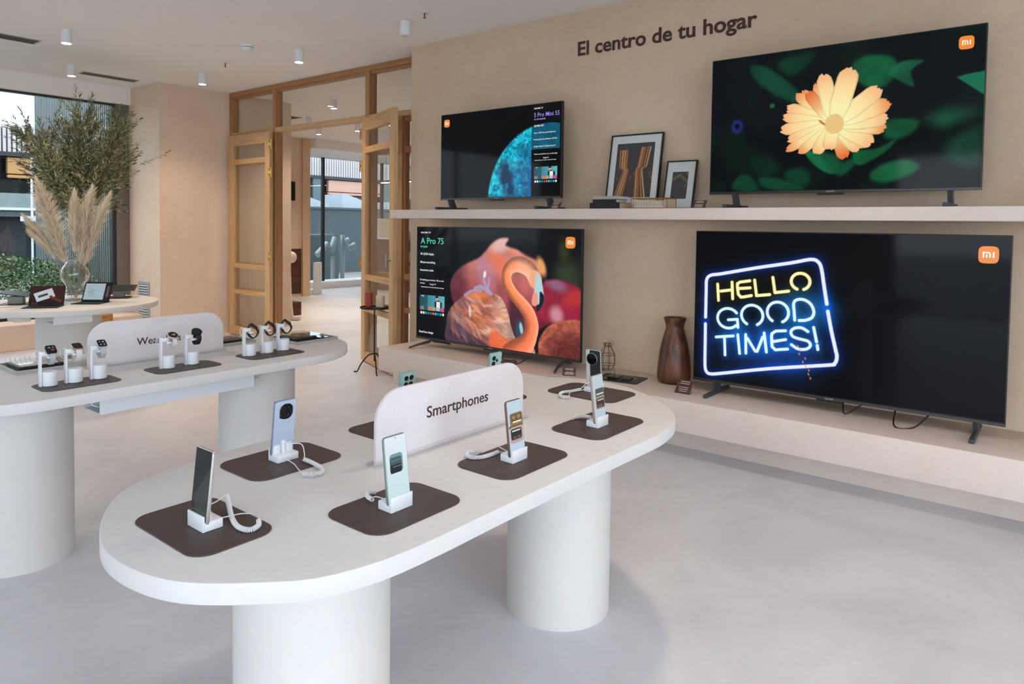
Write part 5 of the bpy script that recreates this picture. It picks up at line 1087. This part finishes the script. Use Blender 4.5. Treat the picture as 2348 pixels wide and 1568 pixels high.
skin('trousers', [(0, 0, .95), (.09, 0, .86), (.10, 0, .48), (.10, .02, .10), (-.09, 0, .86), (-.10, 0, .48), (-.10, .02, .10)], [(0, 1), (1, 2), (2, 3), (0, 4), (4, 5), (5, 6)], [(.16, .11), .095, .07, .055, .095, .07, .055], simple('grey_trousers', '3a3c40', .8), t)
MB().ball((0, .012, 1.655), .098, 3, (.92, 1.05, .95)).ball((0, .05, 1.60), .08, 3, (.95, .8, 1.1)).build('hair', simple('dark_hair', '241a16', .6, var=.2, scale=80), t)
mb = MB(); mb.ball((0, -.10, 1.60), .016, 2, (.8, 1.2, 1.3)); mb.build('nose', M_SKIN, t)
# ------------------------------------------------------------------ outdoors
M_GREYW = plaster('grey_render', '565c5c', '666c6c', scale=2); M_CORR = simple('corrugated_cladding', '7b8382', .6, var=.03)
o = sbox('ground', -60, 20, -40, 40, -.30, -.07, m=plaster('paving', '8a8a88', '9a9a98', scale=1))
t = thing('corrugated_annex', 'grey corrugated metal clad wing outside the left window', 'building', (-10.7, 4.6, 0)); MB().box(-1.45, 1.38, -.76, .75, -.05, 4.2).build('annex_wall', M_GREYW, t, 0)
mb = MB()
for k in range(46): mb.box(-1.45+k*.0622, -1.45+k*.0622+.034, -.80, -.755, -.05, 4.2, bev=0)
mb.build('corrugated_cladding', M_CORR, t, 0)
t = thing('facade_building', 'building across the yard with slatted white band and orange shutters', 'building', (-20, 9, 0)); M_DG = simple('dark_facade_glass', '1b2528', .15, var=.1); M_TEAL = simple('teal_grey_column', '5f7379', .5)
MB().box(-3, -.4, -13, 16, -.05, 3.62).build('facade_wall', simple('dark_facade', '333d42', .6), t, 0); MB().box(-.42, -.36, -13, 16, 1.6, 2.9).build('facade_glazing', M_DG, t, 0)
mb = MB()
for k in range(300): mb.box(-.10, .0, -13.2+k*.1, -13.2+k*.1+.062, 3.0, 3.66)
mb.build('slatted_band', simple('white_slats', 'cfc6c4', .6), t, 0); MB().box(-.3, .02, -13, 16, 2.90, 3.0).box(-.25, -.15, -13, 16, 3.0, 3.6).build('eaves_beam', simple('dark_teal_beam', '2c3638', .5), t, 0)
for k in range(9):
    y0 = -12.6+k*3.1; MB().box(-.2, -.05, y0, y0+2.35, 2.48, 2.88, bev=.02).box(-.16, -.06, y0, y0+2.38, 2.38, 2.46, bev=.02).build('orange_shutter', simple('orange_canvas', 'cf9a62', .7) if k < 5 else simple('pale_coral_canvas', 'dcab98', .7), t, 0); MB().box(-.3, -.02, y0+2.45, y0+2.9, 0, 2.9).build('facade_column', M_TEAL, t, 0)
MB().box(.5, .56, -13, 16, 1.60, 1.66).build('balustrade_rail', M_WHITE, t, 0); MB().box(.51, .53, -13, 16, 1.66, 2.0).build('balustrade_pane', simple('frosted_balustrade', '8d9a98', .5), t, 0); MB().box(-.3, .5, -13, 16, 1.45, 1.60).build('terrace_slab', simple('grey_slab', '55605f', .7), t, 0)
o = MB().box(-17.1, -17.0, 6, 22, 0, 1.80).box(-17.12, -16.95, 6, 22, 1.80, 1.86).build('yard_fence', simple('blue_grey_fence', '465257', .6, var=.15, scale=4), None, 0); tag(o, 'blue grey metal fence outside the far room window', 'fence')
for k, (y0, y1, z1) in enumerate(((12.1, 13.1, 2.18), (13.6, 14.6, 2.28), (15.4, 17.0, 2.1))):
    o = MB().prism([(y0, 1.0), (y1, 1.0), (y1, z1-.22), (y0+.2, z1), (y0, z1)], -18.4, -17.5, M=Matrix(((0, 0, 1, 0), (1, 0, 0, 0), (0, 1, 0, 0), (0, 0, 0, 1)))).build('white_canopy', simple('white_tarpaulin', 'b9c4ca', .6), None, 0)
    tag(o, ('white canopy left of the far window mullion outside', 'white sloped canopy right of the far window mullion outside', 'white canopy outside behind the open door leaf')[k], 'canopy', 'white canopies in the yard')
t = thing('outdoor_spotlights', 'pale grey pole with four spotlights outside the far window', 'light pole', (-13.5, 10.50, 0)); M_PG = simple('pale_grey_metal', 'c2ccce', .4)
MB().rod((0, 0, 0), (0, 0, 1.12), .05, 16).rod((0, -.28, 0), (0, -.28, .62), .05, 16).build('pole', M_PG, t)
for a_, b_ in (((0, -.72, .66), (0, -.42, .92)), ((0, -.34, .72), (0, -.20, 1.06)), ((0, .06, .95), (.05, .16, 1.0)), ((0, .2, .8), (.05, .34, .88))): MB().rod(a_, b_, .075, 20).build('spotlight_head', M_PG, t)
t = thing('outdoor_planter', 'large grey green block outside the far room window', 'planter', (-14.2, 9.75, 0)); MB().box(-.3, .3, -1.0, .95, 0, 1.12).build('planter_box', simple('grey_green_panel', '75888a', .6), t, 0); MB().box(-.2, .2, -.6, .1, 1.12, 1.42, bev=.02).build('planter_lid', simple('pale_lid', 'a9b9bb', .6), t, 0)
t = thing('sign_pole', 'thin white pole outside the left window', 'pole', (-15.6, 4.82, 0)); MB().rod((0, 0, 0), (0, 0, 2.55), .02, 12).box(-.15, .15, -.15, .15, 1.35, 1.45).build('pole_shaft', M_WHITE, t)
# hedge
t = MB(); r = random.Random(9)
for k in range(19000):
    x_ = r.uniform(-11.6, -9.45); y_ = r.uniform(-1.5, 3.72); top = .84+.16*math.sin(y_*1.7+1)+.10*math.sin(x_*3+y_)+.14*(x_+9.45)*-.35
    f = max(0, (y_-2.9))*.45; z_ = max(.07, (top-f)*(r.random()**.35)); c_ = Vector((x_, y_, z_)); d = Vector((r.uniform(-1, 1), r.uniform(-1, 1), r.uniform(-.3, 1))).normalized(); s_ = d.cross(Vector((r.uniform(-1, 1), r.uniform(-1, 1), r.uniform(-1, 1)))).normalized(); L_ = r.uniform(.03, .06); W_ = L_*.26
    t.bm.faces.new([t.bm.verts.new(v) for v in (c_, c_+d*L_*.5+s_*W_, c_+d*L_, c_+d*L_*.5-s_*W_)])
M_HL, N, L, B = mat('hedge_leaf'); gi = N.new('ShaderNodeNewGeometry'); rp = N.new('ShaderNodeValToRGB'); L.new(gi.outputs['Random Per Island'], rp.inputs['Fac']); rp.color_ramp.elements[0].color = (*srgb('2f5a2c'), 1); rp.color_ramp.elements[1].color = (*srgb('8fae6a'), 1); L.new(rp.outputs['Color'], B.inputs['Base Color']); B.inputs['Roughness'].default_value = .4
o = t.build('hedge', M_HL, None, 0); tag(o, 'low green hedge growing outside the left window', 'hedge', kind='stuff')
o = MB().box(-11.55, -9.5, -1.5, 3.6, -.07, .0).build('hedge_bed', simple('dark_leaf_litter', '1d2a1a', .9, var=.3), None, 0); tag(o, 'dark planting bed under the hedge outside', 'planting bed')
# ------------------------------------------------------------------ light, world, camera
w = bpy.data.worlds.new('overcast'); bpy.context.scene.world = w; w.use_nodes = True; N = w.node_tree.nodes; L = w.node_tree.links; bg = N['Background']
tc = N.new('ShaderNodeTexCoord'); sp = N.new('ShaderNodeSeparateXYZ'); rp = N.new('ShaderNodeValToRGB'); L.new(tc.outputs['Generated'], sp.inputs[0]); L.new(sp.outputs['Z'], rp.inputs['Fac']); rp.color_ramp.elements[0].color = (.74, .81, .92, 1); rp.color_ramp.elements[1].color = (.82, .88, .98, 1); L.new(rp.outputs['Color'], bg.inputs['Color']); bg.inputs['Strength'].default_value = SKY
def portal(loc, rot, sx, sy):
    l = bpy.data.lights.new('window_portal', 'AREA'); l.shape = 'RECTANGLE'; l.size = sx; l.size_y = sy; l.cycles.is_portal = True; o = bpy.data.objects.new('window_portal', l); C.objects.link(o); o.location = loc; o.rotation_euler = rot
portal((-9.2, -.2, 1.53), (0, -PI/2, 0), 2.5, 7.9); portal((.3, -4.35, 1.3), (PI/2, 0, 0), 5.2, 2.6); portal((3.38, -.5, 1.35), (0, PI/2, 0), 2.7, 6.2); portal((-12.8, 10, 1.5), (0, -PI/2, 0), 2.6, 3.8)
cam = bpy.data.cameras.new('camera'); co = bpy.data.objects.new('camera', cam); C.objects.link(co); bpy.context.scene.camera = co
f_ = 1617.1; yaw, pitch, roll = -0.67370164, 0.03919701, 0.01295473
fw = Vector((math.sin(yaw)*math.cos(pitch), math.cos(yaw)*math.cos(pitch), -math.sin(pitch))); rt = Vector((math.cos(yaw), -math.sin(yaw), 0)); up = rt.cross(fw)
rt2 = rt*math.cos(roll)+up*math.sin(roll); up2 = -rt*math.sin(roll)+up*math.cos(roll)
M = Matrix((rt2, up2, -fw)).transposed().to_4x4(); M.translation = Vector((0, 0, 1.38)); co.matrix_world = M
cam.sensor_width = 36; cam.lens = f_/2348*36; cam.shift_y = -(784-581.7)/2348; cam.clip_end = 200; cam.clip_start = .05
sc = bpy.context.scene; sc.view_settings.view_transform = 'Standard'; sc.view_settings.look = 'None'; sc.view_settings.exposure = EXPO; sc.view_settings.gamma = 1; sc.view_settings.use_curve_mapping = False
sc.cycles.max_bounces = 12; sc.cycles.transparent_max_bounces = 24
